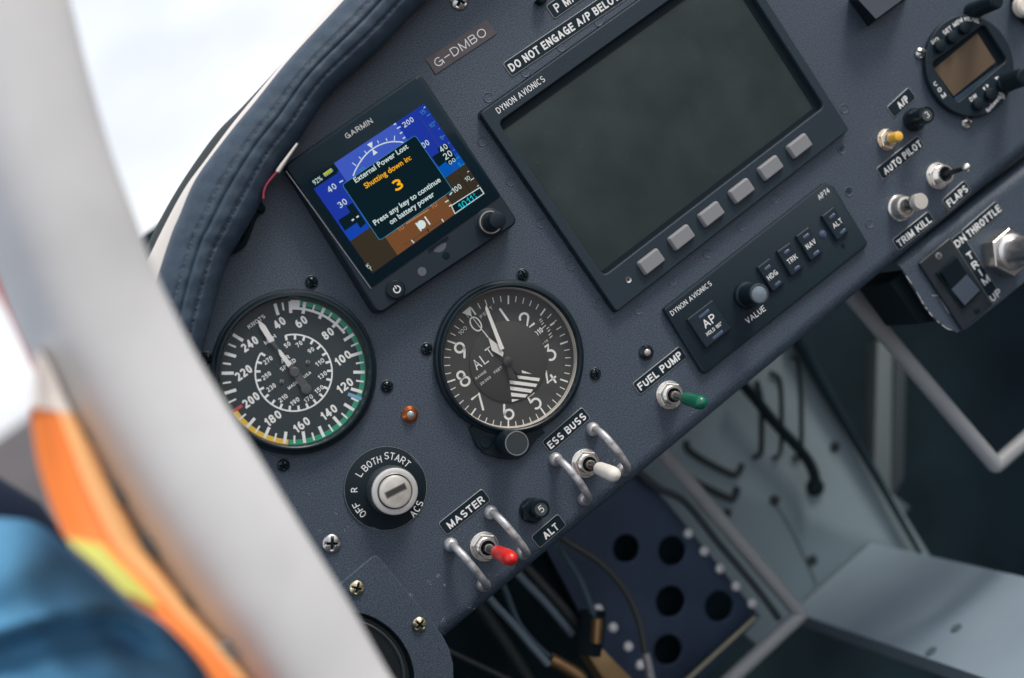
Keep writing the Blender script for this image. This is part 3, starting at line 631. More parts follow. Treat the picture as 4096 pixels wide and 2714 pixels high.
for s, x, y in [('50',695,575),('70',778,570),('90',860,613),('110',922,697),('130',940,787),('150',918,885),('170',842,950),('190',748,970),('210',665,947),('230',583,873),('250',550,790),('270',560,683)]:
    textc(nm, s, at('Y1', x, y, DH), 2.3, DH+.12, width=1.55*len(s), bold=.025)
for s, x, y, wd, cp in [('KNOTS',480,413,9.6,2.0),('MPH',575,538,6.3,2.0),('AIR',680,675,4.8,2.1),('SPEED',700,715,8.6,2.1),('MADE IN USA',780,822,13.4,1.5)]:
    textc(nm, s, at('Y1', x, y, DH), cp, DH+.12, width=wd, bold=.03)
part('numerals', nm, OFFW, asi)
ic = at('Y1', 742, 770, DH); ia = ang('Y1', 684, 512, DH, ic); ib = ang('Y1', 512, 634, DH, ic)
while ib > ia: ib -= 360
im = MB().arc(ic, 18.0, 18.75, ia, ib, DH+.08, n=90)
for k in range(23): tick(im, ia+(ib-ia)*k/22, 15.9, 18.4, 1.1, DH+.1, ic)
part('inner_scale', im, OFFW, asi)
for x, y in [(838,698),(657,832)]:
    b = part('dial_screw', MB().lathe(at('Y1', x, y, DH), [(1.15, DH), (1.1, DH+.5), (.8, DH+.6)], 20), mat('dull_steel', (.25,.24,.23), .4, metal=.8), asi)
    c_ = at('Y1', x, y, DH+.6); part('slot', MB().line((c_[0]-.9, c_[1]-.9), (c_[0]+.9, c_[1]+.9), .3, DH+.64), DARKHOLE, b)
NH = 2.2
pw = MB(); pw.poly(ats('Y1', [(489,403),(502,452),(572,562),(607,548),(543,441),(500,404)], NH), NH); pw.poly(ats('Y1', [(630,605),(641,645),(702,731),(727,708),(650,612)], NH), NH)
ptr = thing('x', '', '', (0, 0)); bpy.data.objects.remove(ptr)
npart = part('pointer', pw, mat('pointer_white', (.74,.74,.72), .5), asi)
pg = MB(); pg.poly(ats('Y1', [(575,560),(604,546),(640,604),(630,612),(606,590)], NH), NH); pg.poly(ats('Y1', [(705,729),(727,708),(770,745),(850,860),(806,892),(735,790)], NH-.05), NH-.05)
pg.lathe(at('Y1', 748, 766, NH), [(2.4, DH), (2.4, NH+.2), (2.0, NH+.5)], 28); pg.lathe(at('Y1', 828, 883, NH), [(2.5, NH-.3), (2.5, NH+.1), (1.6, NH+.25)], 28)
part('counterweight', pg, mat('pointer_grey', (.060,.068,.072), .5), asi)
part('cover_glass', MB().lathe(bc, [(35.6, 4.4), (.01, 4.4)], 64, cap=False), GLASS, asi)

# ---- altimeter --------------------------------------------------------------------------------
AH = .8
ac = at('Y2', 776, 664, 5); adc = at('Y2', 755, 692, AH)
alt = thing('altimeter', 'round altimeter with white pointers, striped sector and a black setting knob', 'gauge', (*ac, 0))
lug = ats('Y2', [(484,1150),(505,1215),(535,1285),(590,1335),(680,1365),(750,1376),(830,1368),(885,1335),(918,1280),(960,1222),(1010,1190),(960,1120),(880,1165),(760,1190),(640,1165),(560,1115)], 2.5)
part('knob_lug', MB().loft(lug, [(0, 0), (0, 2.6), (.5, 3.2)]), GREYB, alt)
part('bezel', MB().lathe(ac, [(39.0, 0), (39.0, 3.6), (38.6, 4.3), (37.8, 4.6), (37.2, 6.8), (36.8, 7.3), (36.1, 7.4), (35.6, 7.0), (35.2, 3.6)], 96, cap=False), GREYB, alt, ang=25)
part('lens_ring', MB().lathe(ac, [(35.3, 3.8), (35.0, 3.6), (34.5, .6)], 96, cap=False), mat('cream_ring', (.50, .47, .41), .5, var=.12, vscale=120), alt)
part('dial', MB().lathe(adc, [(35.6, AH-.3), (35.6, AH)], 96), mat('altimeter_dial', (.050, .055, .058), .65, spec=.3, var=.06, vscale=60), alt)
part('inner_disc', MB().lathe(adc, [(20.4, AH), (20.4, AH+.5), (20.2, AH+.6)], 96), mat('altimeter_disc', (.045, .049, .051), .6, spec=.3), alt)
PAR = ang('Y2', 755, 1135, AH, adc)          # the tick at 6
tk = MB()
for k in range(50): tick(tk, PAR+7.2*k, 33.2-(4.3 if k % 5 == 0 else 3.0), 33.2, (.8 if k % 5 == 0 else .42), AH+.05, adc)
part('scale_ticks', tk, OFFW, alt)
# round-ended stroke numerals, as engraved
def strokes(d):
    A = lambda cx_, cy_, rx, ry, a0, a1, n=14: [(cx_+rx*math.cos(rad(a0+(a1-a0)*i/n)), cy_+ry*math.sin(rad(a0+(a1-a0)*i/n))) for i in range(n+1)]
    return {'0': [A(0,0,.30,.5,0,360,28)], '1': [[(0,-.5),(0,.5)]], '2': [A(0,.22,.29,.28,170,-35)+[(-.29,-.5),(.31,-.5)]],
            '3': [[(-.26,.5),(.26,.5),(-.02,.13)]+A(0,-.18,.30,.32,80,-140)], '4': [[(.02,.5),(-.30,-.2),(.32,-.2)],[(.14,.06),(.14,-.5)]],
            '5': [[(.25,.5),(-.2,.5),(-.25,.06)]+A(-.01,-.17,.30,.33,125,-130)], '6': [[(.10,.5),(-.18,.1)]+A(0,-.2,.29,.30,160,520,28)],
            '7': [[(-.28,.5),(.28,.5),(-.08,-.5)]], '8': [A(0,.26,.23,.24,0,360,24), A(0,-.23,.29,.27,0,360,24)], '9': [[(-.10,-.5),(.18,-.1)]+A(0,.2,.29,.30,-20,340,28)],
            'A': [[(-.33,-.5),(0,.5),(.33,-.5)],[(-.2,-.15),(.2,-.15)]], 'L': [[(-.22,.5),(-.22,-.5),(.3,-.5)]], 'T': [[(-.33,.5),(.33,.5)],[(0,.5),(0,-.5)]]}[d]
def engrave(mb, d, c, size, wd, h, asp=1., rot=0.):
    for s in strokes(d):
        q = [(c[0]+(x*asp*math.cos(rot)-y*math.sin(rot))*size, c[1]+(x*asp*math.sin(rot)+y*math.cos(rot))*size) for x, y in s]
        if d in '2345679' or d in '08': pass
        mb.pline(q, wd, h)
        for e in (q[0], q[-1]): mb.poly(circ(e, wd/2, 10), h-.004)
        if d in '1234567ALT':
            for e in q[1:-1]: 
                if len(q) < 6 : mb.poly(circ(e, wd/2, 10), h-.006)
nm = MB()
for d, x, y in [('1',727,370),('2',877,405),('3',1040,632),('4',1043,802),('5',938,970),('6',747,1043),('7',556,978),('8',440,810),('9',427,613),('0',528,430)]:
    engrave(nm, d, at('Y2', x, y, AH), 7.6, 1.15 if d != '0' else .7, AH+.09, 1.05)
for d, x, y in [('A',535,710),('L',583,675),('T',627,627)]: engrave(nm, d, at('Y2', x, y, AH+.6), 4.6, .72, AH+.7, .95)
for s, x, y, wd, cp, r in [('RANGE',563,785,6.6,1.25,0),('FEET',683,750,4.9,1.3,0),('20.000',595,825,6.6,1.3,0)]: textc(nm, s, at('Y2', x, y, AH+.6), cp, AH+.7, width=wd, bold=.01, sp=1.2)
textc(nm, '100', at('Y2', 437, 476, AH), 2.0, AH+.08, width=5.0, rot=rad(8), bold=.0); textc(nm, 'FEET', at('Y2', 602, 348, AH), 1.6, AH+.08, width=8.2, rot=rad(4), bold=.01, sp=1.6)
part('numerals', nm, OFFW, alt)
kd = MB(); kw = ats('Y2', [(938,470),(1005,388),(1088,400),(1108,480),(1060,562),(978,588)], AH); kd.poly(kw, AH+.04); part('setting_window', kd, mat('window_dark', (.028,.032,.034), .5), alt)
ks = MB(); textc(ks, '1010', at('Y2', 960, 490, AH), 2.9, AH+.09, width=5.8, rot=rad(2), bold=.02); textc(ks, '1015', at('Y2', 1003, 563, AH), 1.1, AH+.09, width=5.0, rot=rad(0), bold=.01)
for x, y, l_ in [(977,400,1.6),(986,412,1.6),(994,428,1.6),(1003,450,2.8),(1030,458,1.7),(1038,476,1.7),(1046,500,1.9),(1052,520,1.9)]:
    q_ = Vector(at('Y2', x, y, AH)); d_ = Vector((math.cos(rad(5)), math.sin(rad(5)))); ks.line(tuple(q_-d_*l_/2), tuple(q_+d_*l_/2), .4, AH+.09)
ks.poly(ats('Y2', [(1042,436),(1072,415),(1078,426),(1050,446)], AH), AH+.1)
part('setting_scale', ks, OFFW, alt)
sg = MB()
for p in [[(848,752),(918,778),(850,772)],[(815,788),(975,808),(968,830),(824,810)],[(762,822),(957,848),(946,870),(766,847)],[(766,865),(927,887),(912,910),(770,890)],[(772,908),(890,922),(873,943),(776,934)],[(778,953),(832,957),(780,974)]]:
    sg.poly(ats('Y2', p, AH+.6), AH+.66)
part('striped_sector', sg, OFFW, alt)
PH1, PH2 = AH+2.6, AH+1.9
p1 = MB(); p1.poly(ats('Y2', [(600,296),(593,326),(699,612),(727,602),(613,320)], PH1), PH1)
part('long_pointer', p1, mat('pointer_white2', (.78,.78,.76), .5), alt)
p2 = MB(); p2.poly(ats('Y2', [(490,306),(432,353),(499,377)], PH2), PH2); p2.poly(ats('Y2', [(490,370),(499,376),(618,522),(612,528)], PH2), PH2+.01); p2.poly(ats('Y2', [(615,522),(640,615),(716,658),(722,630),(690,580)], PH2), PH2+.02)
part('short_pointer', p2, mat('pointer_white3', (.70,.70,.68), .5), alt)
hb = MB(); hb.lathe(at('Y2', 752, 693, PH1), [(2.5, AH), (2.5, PH1+.3), (1.9, PH1+.6)], 28); hb.poly(ats('Y2', [(742,715),(768,712),(805,800),(790,820),(765,812)], PH1), PH1-.2); hb.poly(ats('Y2', [(770,712),(850,735),(846,765),(822,782)], PH2), PH2-.2); hb.lathe(at('Y2', 790, 798, PH1), [(1.5, PH1-.4), (1.5, PH1+.1)], 18)
part('hub', hb, mat('hub_grey', (.030,.032,.034), .5), alt)
part('cover_glass', MB().lathe(ac, [(35.0, 3.9), (.01, 3.9)], 64, cap=False), glassmat('altimeter_glass', (.98, .97, .95), 1.5, .04), alt)
kc = at('Y2', 700, 1262, 3)
tipc = at('Y2', 815, 1262, 22); kc = (tipc[0], tipc[1])
kb = part('setting_knob', MB().lathe(kc, [(5.2, 3), (5.2, 6), (6.1, 6.4), (6.3, 7.5), (6.3, 20.6), (6.0, 21.6)], 72, cap=True, kn=-.02), BLACK, alt, ang=20)
part('rim', MB().lathe(kc, [(6.0, 21.5), (5.9, 22.05), (5.55, 22.05), (5.5, 21.7)], 48, cap=False), mat('worn_rim', (.32,.32,.31), .4, metal=.6), kb)
part('cap_face', MB().lathe(kc, [(5.55, 21.6), (5.5, 21.85)], 48), mat('knob_face', (.022,.030,.036), .5, bump=.2), kb)
sc_ = at('Y2', 600, 1256, 4); b = part('slot_screw', MB().lathe(sc_, [(2.9, 3), (2.9, 3.7), (2.6, 4.0)], 32), BLACK, alt); part('slot', MB().line((sc_[0]-1.1, sc_[1]+2.2), (sc_[0]+1.1, sc_[1]-2.2), .6, 4.03), DARKHOLE, b)

# ---- lit flight display -----------------------------------------------------------------------
GH = 12.
gd = thing('flight_display', 'lit square flight display showing a shutting down warning over blue and brown', 'display', (*at('Z2', 870, 840, 0), 0))
body = fillet(ats('Z2', [(203,655),(972,128),(1533,982),(733,1512)], GH), [4, 4, 4, 4])
GB = mat('display_body', (.010, .019, .028), .45, spec=.28, bump=.15, bscale=2200)
part('body', MB().loft(body, [(-.3, 0), (-.3, GH-2.4), (0, GH-1.0), (.3, GH-.4), (.9, GH)]), GB, gd)
gp = ats('Z2', [(208,668),(958,158),(1432,832),(692,1358)], GH+.5)
part('front_glass', MB().loft(fillet(gp, 1.5), [(0, GH), (0, GH+.35), (.25, GH+.5)]), mat('display_glass', (.0055,.016,.025), .12, spec=.12), gd)
sh = GH+.52
def sp(pts, h=None): return ats('Z2', pts, sh)
def mixp(a, b, t): return (a[0]+(b[0]-a[0])*t, a[1]+(b[1]-a[1])*t)
TL, TR, BRc, BLc = (330,745), (993,308), (1340,815), (697,1275)
def UV(u, v): return mixp(mixp(TL, TR, u), mixp(BLc, BRc, u), v)
def uvp(*q): return sp([UV(*a) for a in q])
scm = [scr('screen_sky', 62, 88, 186), scr('screen_tape_blue', 30, 54, 156), scr('screen_low_sky', 8, 84, 172), scr('screen_ground', 112, 72, 44), scr('screen_tape_ground', 54, 47, 37), scr('screen_black', 12, 30, 38),
       scr('screen_white', 205, 222, 220), scr('screen_orange', 250, 178, 26), scr('screen_cyan', 20, 190, 205), scr('screen_teal', 60, 140, 175), scr('screen_green', 190, 200, 40), scr('screen_tan', 175, 120, 72), scr('screen_line', 70, 66, 56), scr('screen_deep', 22, 66, 168)]
sm_ = MB()
HZ = .655
ul, ur = .225, .755
sm_.poly(uvp((ul,0),(ur,0),(ur,.5),(ul,.5)), sh, 0); sm_.poly(uvp((ul,.5),(ur,.5),(ur,HZ),(ul,HZ)), sh, 2)
sm_.poly(uvp((0,.08),(ul,.08),(ul,.5),(0,.5)), sh, 1); sm_.poly(uvp((0,.5),(ul,.5),(ul,HZ),(0,HZ)), sh, 13)
sm_.poly(uvp((ur,0),(1,0),(1,.55),(ur,.55)), sh, 1); sm_.poly(uvp((ur,.55),(1,.55),(1,HZ+.02),(ur,HZ+.02)), sh, 2)
sm_.poly(uvp((0,HZ),(ul,HZ),(ul,1),(0,1)), sh, 4); sm_.poly(uvp((ul,HZ),(ur,HZ),(ur,1),(ul,1)), sh, 3); sm_.poly(uvp((ur,HZ+.02),(1,HZ+.02),(1,1),(ur,1)), sh, 4)
s2h = sh+.02; s3h = sh+.04; s4h = sh+.06; s5h = sh+.08
sm_.poly(sp([(332,748),(472,656),(500,703),(360,795)]), s2h, 5)
roll = smooth([(588,720),(600,690),(625,645),(655,605),(690,572),(735,545),(785,528),(830,524),(875,528)], 5)
sm_.pline(sp(roll), .55, s2h, 6)
for a, b in [((583,645),(606,662)),((622,610),(634,624)),((653,577),(664,590)),((733,533),(728,518)),((782,520),(776,505)),((823,518),(825,490))]: sm_.line(*sp([a, b]), .4, s2h, 6)
sm_.poly(sp([(667,541),(697,524),(697,562)]), s3h, 6); sm_.poly(sp([(697,566),(728,586),(704,604)]), s3h, 6)
for a, b in [((510,757),(530,745)),((820,428),(833,420)),((838,450),(858,438)),((855,478),(869,470)),((872,507),(885,498)),((1113,870),(1132,858)),((1135,893),(1150,884)),((1138,828),(1150,818))]: sm_.line(*sp([a, b]), .55, s2h, 6)
for k in range(13):
    a = mixp((1003,322), (1335,810), k/12); L2 = 22 if k % 3 == 1 else 12; sm_.line(*sp([(a[0]-L2, a[1]+L2*.62+3), (a[0]-3, a[1]+3)]), .35, s2h, 6 if k < 1 or k > 8 else 9)
sm_.line(*sp([(972,385),(1190,712)]), .22, s2h, 12); sm_.line(*sp([(1192,712),(1290,862)]), .22, s2h, 5)
sm_.poly(sp([(503,972),(572,928),(550,893),(585,872),(662,988),(630,1018),(610,985),(540,1033)]), s2h, 5)
sm_.poly(sp([(1037,612),(1080,585),(1068,565),(1120,532),(1177,620),(1130,655),(1117,637),(1078,668)]), s2h, 5)
sm_.poly(sp([(1145,888),(1312,782),(1337,820),(1168,938)]), s2h, 6); sm_.poly(sp([(1151,890),(1310,789),(1330,819),(1170,931)]), s3h, 5)
def stext(s, c, wd, cp, mi, h=s4h, bold=.008, rot=0.): textc(sm_, s, at('Z2', *c, sh), cp, h, mi, width=wd, bold=bold, rot=rot)
KM = .70134/8.0
stext('40', (466,788), 51*KM, 35*KM*.95, 6); stext('30', (526,876), 53*KM, 33*KM, 6); stext('200', (901,413), 68*KM, 30*KM, 6); stext('00', (1000,537), 44*KM, 32*KM, 6, h=s2h)
stext('40', (1103,560), 48*KM, 32*KM, 6); stext('20', (1127,600), 52*KM, 36*KM, 6, h=s5h); stext('00', (1152,636), 42*KM, 22*KM, 6)
stext('-100', (1172,796), 74*KM, 30*KM, 6); stext('10', (1240,735), 30*KM, 24*KM, 6, bold=.0); stext('5', (1196,656), 14*KM, 24*KM, 9, bold=0); stext('5', (1093,503), 14*KM, 24*KM, 9, bold=0)
stext('10', (1037,430), 30*KM, 24*KM, 9, bold=0); stext('15', (985,356), 30*KM, 24*KM, 9, bold=0); stext('1011', (1232,872), 98*KM, 38*KM, 8, bold=.01); stext('P', (1279,826), 11*KM, 15*KM, 8); stext('a', (1288,838), 10*KM, 13*KM, 8)
stext('92%', (384,745), 54*KM, 26*KM, 6, bold=.0); stext('K', (672,1230), 17*KM, 19*KM, 6); stext('T', (688,1250), 17*KM, 19*KM, 6)
stext('-', (585,968), 15*KM, 40*KM, 6, bold=.03); stext('-', (612,950), 15*KM, 40*KM, 6, bold=.03); stext('10', (858,1017), 40*KM, 28*KM, 11, h=s2h); stext('10', (1048,888), 40*KM, 28*KM, 11, h=s2h); stext('20', (638,685), 34*KM, 22*KM, 9, h=s2h, bold=0)
sm_.line(*sp([(890,993),(1018,912)]), .6, s2h, 11)
sm_.pline(sp([(878,1112),(940,1075),(1095,970),(1108,962)]), .35, s2h, 12)
for a, b in [((920,1085),(936,1102)),((1010,1022),(1020,1040)),((1093,965),(1105,982))]: sm_.line(*sp([a, b]), .5, s3h, 6 if a[0] != 1010 else 5)
sm_.poly(circ(at('Z2', 978, 997, sh), 2.15, 28), s3h, 6)
for a, b in [((945,988),(977,1033)),((996,952),(1027,997))]: sm_.line(*sp([a, b]), .75, s3h, 6)
bp = sp([(415,708),(463,675),(475,692),(430,724)]); sm_.poly(fillet(bp, .5), s3h, 6); sm_.poly(inset(ccw(fillet(bp, .5)), .15), s3h+.01, 5)
for k in range(4):
    a = mixp((422,712), (455,689), k/3.2); sm_.poly(sp([(a[0]-2,a[1]-6),(a[0]+6,a[1]-12),(a[0]+15,a[1]+1),(a[0]+7,a[1]+7)]), s3h+.02, 10)
dl = fillet(sp([(524,770),(942,486),(1157,800),(740,1090)]), 1.6)
sm_.poly(dl, s5h+.02, 9); sm_.poly(inset(ccw(dl), .22), s5h+.04, 5); dh = s5h+.06
def dtext(s, a, b, cp, mi, bold=.012): text(sm_, s, at('Z2', *a, sh), at('Z2', *b, sh), cp, dh, mi, bold=bold)
dtext('External Power Lost', (604,760), (905,560), 30*KM, 6); dtext('Shutting down in:', (662,793), (922,625), 30*KM, 7); dtext('3', (828,812), (880,785), 60*KM, 7, .03)
dtext('Press any key to continue', (715,1003), (1090,750), 30*KM, 6, .015); dtext('on battery power', (805,998), (1055,832), 30*KM, 6, .015)
part('lit_screen', sm_, scm, gd)
et = MB(); et.line(at('Z2', 205, 690, GH+.5), at('Z2', 690, 1362, GH+.5), .45, GH+.54); part('edge_highlight', et, mat('highlight_grey', (.16,.17,.19), .3), gd)  # pale strip paints the chamfer highlight along the left glass edge
lt = MB(); text(lt, 'GARMIN', at('Z2', 553, 510, GH+.5), at('Z2', 703, 415, GH+.5), 2.6, GH+.55, bold=.015, sp=1.1); part('lettering', lt, mat('grey_print', (.50,.50,.50), .5), gd)
pb = at('Z2', 828, 1368, GH)
k = part('power_button', MB().lathe(pb, [(5.3, GH-.1), (5.2, GH+.3), (4.9, GH+.35), (4.7, GH-.1)], 48, cap=False), GB, gd); k2 = part('button_cap', MB().lathe(pb, [(4.5, GH-.1), (4.5, GH+1.0), (4.1, GH+1.4), (2.5, GH+1.45)], 48), BLACK, k)
ps = MB(); pc = at('Z2', 838, 1366, GH+1.5); ps.arc(pc, 1.35, 1.9, -240+0, 60, GH+1.55, n=28); ps.line((pc[0], pc[1]+.4), (pc[0], pc[1]+2.1), .5, GH+1.55); part('power_symbol', ps, WHITE, k)
part('light_sensor', MB().lathe(at('Z2', 981, 1265, GH), [(2.2, GH), (2.15, GH+.12)], 32), mat('sensor_grey', (.085,.095,.11), .4), gd)
part('microphone_hole', MB().lathe(at('Z2', 1118, 1175, GH), [(2.0, GH+.02), (1.9, GH+.05)], 32), DARKHOLE, gd)
tb = MB().poly(ats('Z2', [(1012,1140),(1125,1062),(1133,1075),(1020,1152)], GH), GH+.55); part('card_slot', tb, DARKHOLE, gd)
q = at('Z2', 1072, 1108, GH); part('slot_tab', MB().arc(q, .01, 4.1, -160, -25, GH+.1, n=20), mat('tab_grey', (.075,.080,.10), .35), gd)
kc = at('Z2', 1375, 978, GH+1); k = part('knob', MB().lathe(at('Z2', 1413, 970, GH+13), [(4.3, GH), (4.3, GH+12.2), (4.0, GH+12.9), (3.2, GH+13.2), (.01, GH+13.3)], 56), BLACK, gd)
kb_ = at('Z2', 1368, 985, GH+1); part('knob_collar', MB().lathe(kb_, [(7.4, GH), (7.3, GH+.4), (6.7, GH+.6), (6.5, GH+2.0), (6.1, GH+2.4), (5.4, GH+2.5)], 56), GB, k); part('silver_ring', MB().lathe(kb_, [(5.75, GH+2.4), (5.7, GH+2.7), (5.1, GH+2.7), (5.1, GH+2.4)], 56, cap=False), mat('dull_ring', (.42,.41,.37), .35, metal=.7), k)

# ---- big blank screen -------------------------------------------------------------------------
DHt = 4.6
tl = Vector(at('Z3', 540, 765, DHt)); bl_ = Vector(at('F', 1425, 722, DHt)); br = Vector(at('F', 1963, 300, DHt)); tr_ = tl+(br-bl_)
dy = thing('flat_screen_display', 'large blank dark screen in a black frame with six grey keys', 'display', (*((tl+br)/2), 0))
itl = Vector(at('F', 1152, 284, DHt)); ibl = Vector(at('F', 1396, 638, DHt)); ibr = Vector(at('F', 1905, 246, DHt)); itr = itl+(ibr-ibl)
part('frame', sheet(fillet([tuple(x) for x in (tl, tr_, br, bl_)], 2.2), [fillet([tuple(x) for x in (itl, itr, ibr, ibl)], [3.2]*4)], 0, DHt, .7, 3), FRAME, dy)
sg_ = MB(); R_ = inset(ccw([tuple(x) for x in (itl, itr, ibr, ibl)]), -2); sg_.poly(R_, 1.2)
M_ = mat('blank_screen', (.012, .018, .018), .22, spec=.45, rvar=.08, vscale=30, var=.3, vscale_=1) if False else mat('blank_screen', (.021, .033, .035), .2, spec=.5, rvar=.06, vscale=35, var=.12)
part('screen', sg_, M_, dy)
ib = ccw([tuple(x) for x in (itl, itr, ibr, ibl)]); part('screen_border', sheet(inset(ib, -1.8), [fillet([tuple(itl+Vector((.9, -4.6))), tuple(itr+Vector((-4.2, -4.6))), tuple(ibr+Vector((-4.2, 2.4))), tuple(ibl+Vector((.9, 2.4)))], 1.)], 1.22, 1.6), BLACKM, dy)
part('gasket', MB().loft(inset(ccw(fillet([tuple(x) for x in (tl, tr_, br, bl_)], 2.2)), -.55), [(0, 0), (0, .9)], cap=False), DARKHOLE, dy)
du = MB()
for k in range(60):
    p = itl+(itr-itl)*random.random()+(ibl-itl)*random.random(); du.poly(circ(p, abs(random.gauss(0, .16))+.06, 6), 1.24)
for k in range(14):
    p = itl+(itr-itl)*random.random()+(ibl-itl)*random.random(); a = random.uniform(0, 3.1); L2 = random.uniform(1, 5); du.line((p.x, p.y), (p.x+L2*math.cos(a), p.y+L2*math.sin(a)), .08, 1.24)
part('dust_specks', du, mat('dust', (.055, .068, .07), .9), dy)
KG = mat('key_grey', (.20, .205, .215), .5, spec=.35)
ud = (br-bl_).normalized(); vd = Vector((-ud.y, ud.x))
for x, y in [(1507,605),(1577,549),(1646,495),(1716,441),(1783,388),(1850,337)]:
    c = Vector(at('F', x, y, DHt+2.6)); R_ = fillet(rect(c, ud, vd, 13.0, 7.6), 1.0); Rb = fillet(rect(c, ud, vd, 14.4, 9.2), 1.6)
    kk = part('key', MB().loft(R_, [(-.5, DHt), (-.3, DHt+1.6), (0, DHt+2.2), (.5, DHt+2.6)]), KG, dy)
    part('key_gap', MB().poly(Rb, DHt+.06), DARKHOLE, kk)
lt = MB(); text(lt, 'DYNON AVIONICS', at('Z3', 667, 772, DHt), at('Z3', 985, 548, DHt), 3.2, DHt+.05, bold=.004); part('lettering', lt, WHITE, dy)
c = at('F', 1452, 647, DHt); s_ = part('frame_screw', MB().lathe(c, [(1.7, DHt), (1.6, DHt+.25), (1.2, DHt+.1)], 24), STEEL, dy); part('recess', MB().lathe(c, [(.75, DHt+.1), (.7, DHt+.16)], 6), DARKHOLE, s_)

# ---- autopilot control strip ------------------------------------------------------------------
PHt = 3.2
ap = thing('autopilot_panel', 'narrow black control strip with a round knob and five illuminated push keys', 'control panel', (*at('Z5', 800, 740, 0), 0))
c6 = ats('Z5', [(222,908),(1138,190),(1190,206),(1386,532),(1375,552),(462,1276),(440,1262)], PHt)
part('faceplate', MB().loft(fillet(c6, [1.5]*7, 3), [(-.2, 0), (-.2, PHt-.9), (.1, PHt-.3), (.7, PHt)]), mat('strip_black', (.009,.020,.029), .5, spec=.28, bump=.3, bscale=1300), ap)
AM = mat('key_black', (.009,.019,.029), .38, spec=.4); LEDM = mat('led_window', (.055,.085,.145), .25, spec=.5)
def apkey(cor, leds, lines, grp=None):
    p = ats('Z5', cor, PHt+2); c, u, v, wd, ht = quadrect(p); R_ = fillet([tuple(c+u*a*wd/2+v*b*ht/2) for a, b in ((-1,1),(1,1),(1,-1),(-1,-1))], .5)
    kk = part('push_key', MB().loft(R_, [(-.2, PHt), (-.1, PHt+1.4), (.1, PHt+1.8), (.5, PHt+2)]), AM, ap, ang=12)
    for x, y in leds:
        q = Vector(at('Z5', x, y, PHt+2)); L2 = .28*wd if wd > 9 else .32*wd; part('status_light', MB().loft(fillet(rect(q, u, v, L2*1.45, 1.5), .7), [(0, PHt+2), (.15, PHt+2.1)]), LEDM, kk)
    tx = MB()
    for s, x, y, w_, cp in lines: textc(tx, s, at('Z5', x, y, PHt+2), cp, PHt+2.06, width=w_, bold=.01)
    part('lettering', tx, WHITE, kk)
apkey([(355,965),(500,857),(607,1018),(465,1133)], [(452,936),(530,1056)], [('AP',479,976,8.0,4.7),('HOLD 180\u00b0',508,1021,10.6,2.0)])
apkey([(752,672),(825,620),(915,755),(848,808)], [(813,672),(872,763)], [('HDG',840,714,6.6,2.9)])
apkey([(863,582),(937,533),(1027,665),(956,718)], [(924,580),(981,674)], [('TRK',953,624,6.6,2.9)])
apkey([(975,492),(1045,443),(1135,580),(1064,633)], [(1034,492),(1092,588)], [('NAV',1059,537,6.6,2.9)])
apkey([(1122,377),(1190,327),(1280,462),(1214,518)], [(1183,378),(1243,466)], [('ALT',1210,419,6.4,2.9)])
vt = at('Z5', 768, 820, PHt+16); kk = part('value_knob', MB().lathe(vt, [(7.2, PHt), (7.2, PHt+2.2), (6.9, PHt+2.8), (5.9, PHt+3.2), (5.4, PHt+14.6), (5.2, PHt+15.3)], 60), BLACK, ap, ang=20)
part('knob_rim', MB().lathe(vt, [(5.4, PHt+14.4), (5.4, PHt+15.5), (5.1, PHt+16), (4.5, PHt+16), (4.3, PHt+15.6)], 60, cap=False, kn=-.03), mat('rim_grey', (.045,.060,.072), .35), kk)
part('knob_face', MB().lathe(vt, [(4.4, PHt+15.5), (3.9, PHt+15.7), (.01, PHt+16.0)], 48), mat('face_grey', (.15,.19,.23), .45, var=.12, vscale=200), kk)
part('indicator_lens', MB().lathe(at('Z5', 1127, 480, PHt), [(2.2, PHt), (2.2, PHt+.3), (1.6, PHt+.35), (1.5, PHt+.6), (.01, PHt+1.0)], 28), LEDM, ap)
part('screw_hole', MB().lathe(at('Z5', 1243, 550, PHt), [(1.4, PHt+.04), (1.3, PHt+.05)], 24), DARKHOLE, ap)
tx = MB(); text(tx, 'DYNON AVIONICS', at('Z5', 270, 948, PHt), at('Z5', 497, 770, PHt), 2.7, PHt+.05, bold=.004); text(tx, 'AP74', at('Z5', 1110, 288, PHt), at('Z5', 1170, 240, PHt), 2.9, PHt+.05, bold=.006); text(tx, 'VALUE', at('Z5', 700, 994, PHt), at('Z5', 805, 914, PHt), 3.2, PHt+.05, bold=.006)
part('lettering', tx, WHITE, ap)

# ---- ignition switch --------------------------------------------------------------------------
ig = thing('ignition_switch', 'black round ignition key switch plate with silver lock cylinder', 'switch', (*at('Y3', 530, 395, 0), 0))
ic = Vector(at('Y3', 530, 393, .6)); pts = []
n1 = ang('Y3', 722, 215, .6, ic); n2 = ang('Y3', 450, 655, .6, ic)
for k in range(120):
    a = k*3; r = 20.6
    for nn_, wdt in ((n1, 15), (n2, 10)):
        d = abs((a-nn_+180) % 360-180)
        if d < wdt: r = 19.3+ (.9*(d/wdt))
    pts.append((ic.x+r*math.cos(rad(a)), ic.y+r*math.sin(rad(a))))
part('switch_plate', MB().loft(pts, [(0, 0), (0, .8), (.25, .9)]), mat('ignition_black', (.005,.013,.019), .4, spec=.25), ig)
part('worn_edge', MB().lathe(ic, [(20.5, .91), (20.35, .93)], 90, cap=False), mat('edge_wear', (.24,.25,.25), .5), ig)
igc = at('Y3', 588, 413, 11)
ck = part('collar', MB().lathe(igc, [(12.2, .8), (12.2, 3.0), (11.7, 9.6), (11.2, 10.4)], 90, cap=False, kn=-.012), mat('collar_grey', (.055,.066,.075), .4, metal=.3), ig, ang=15)
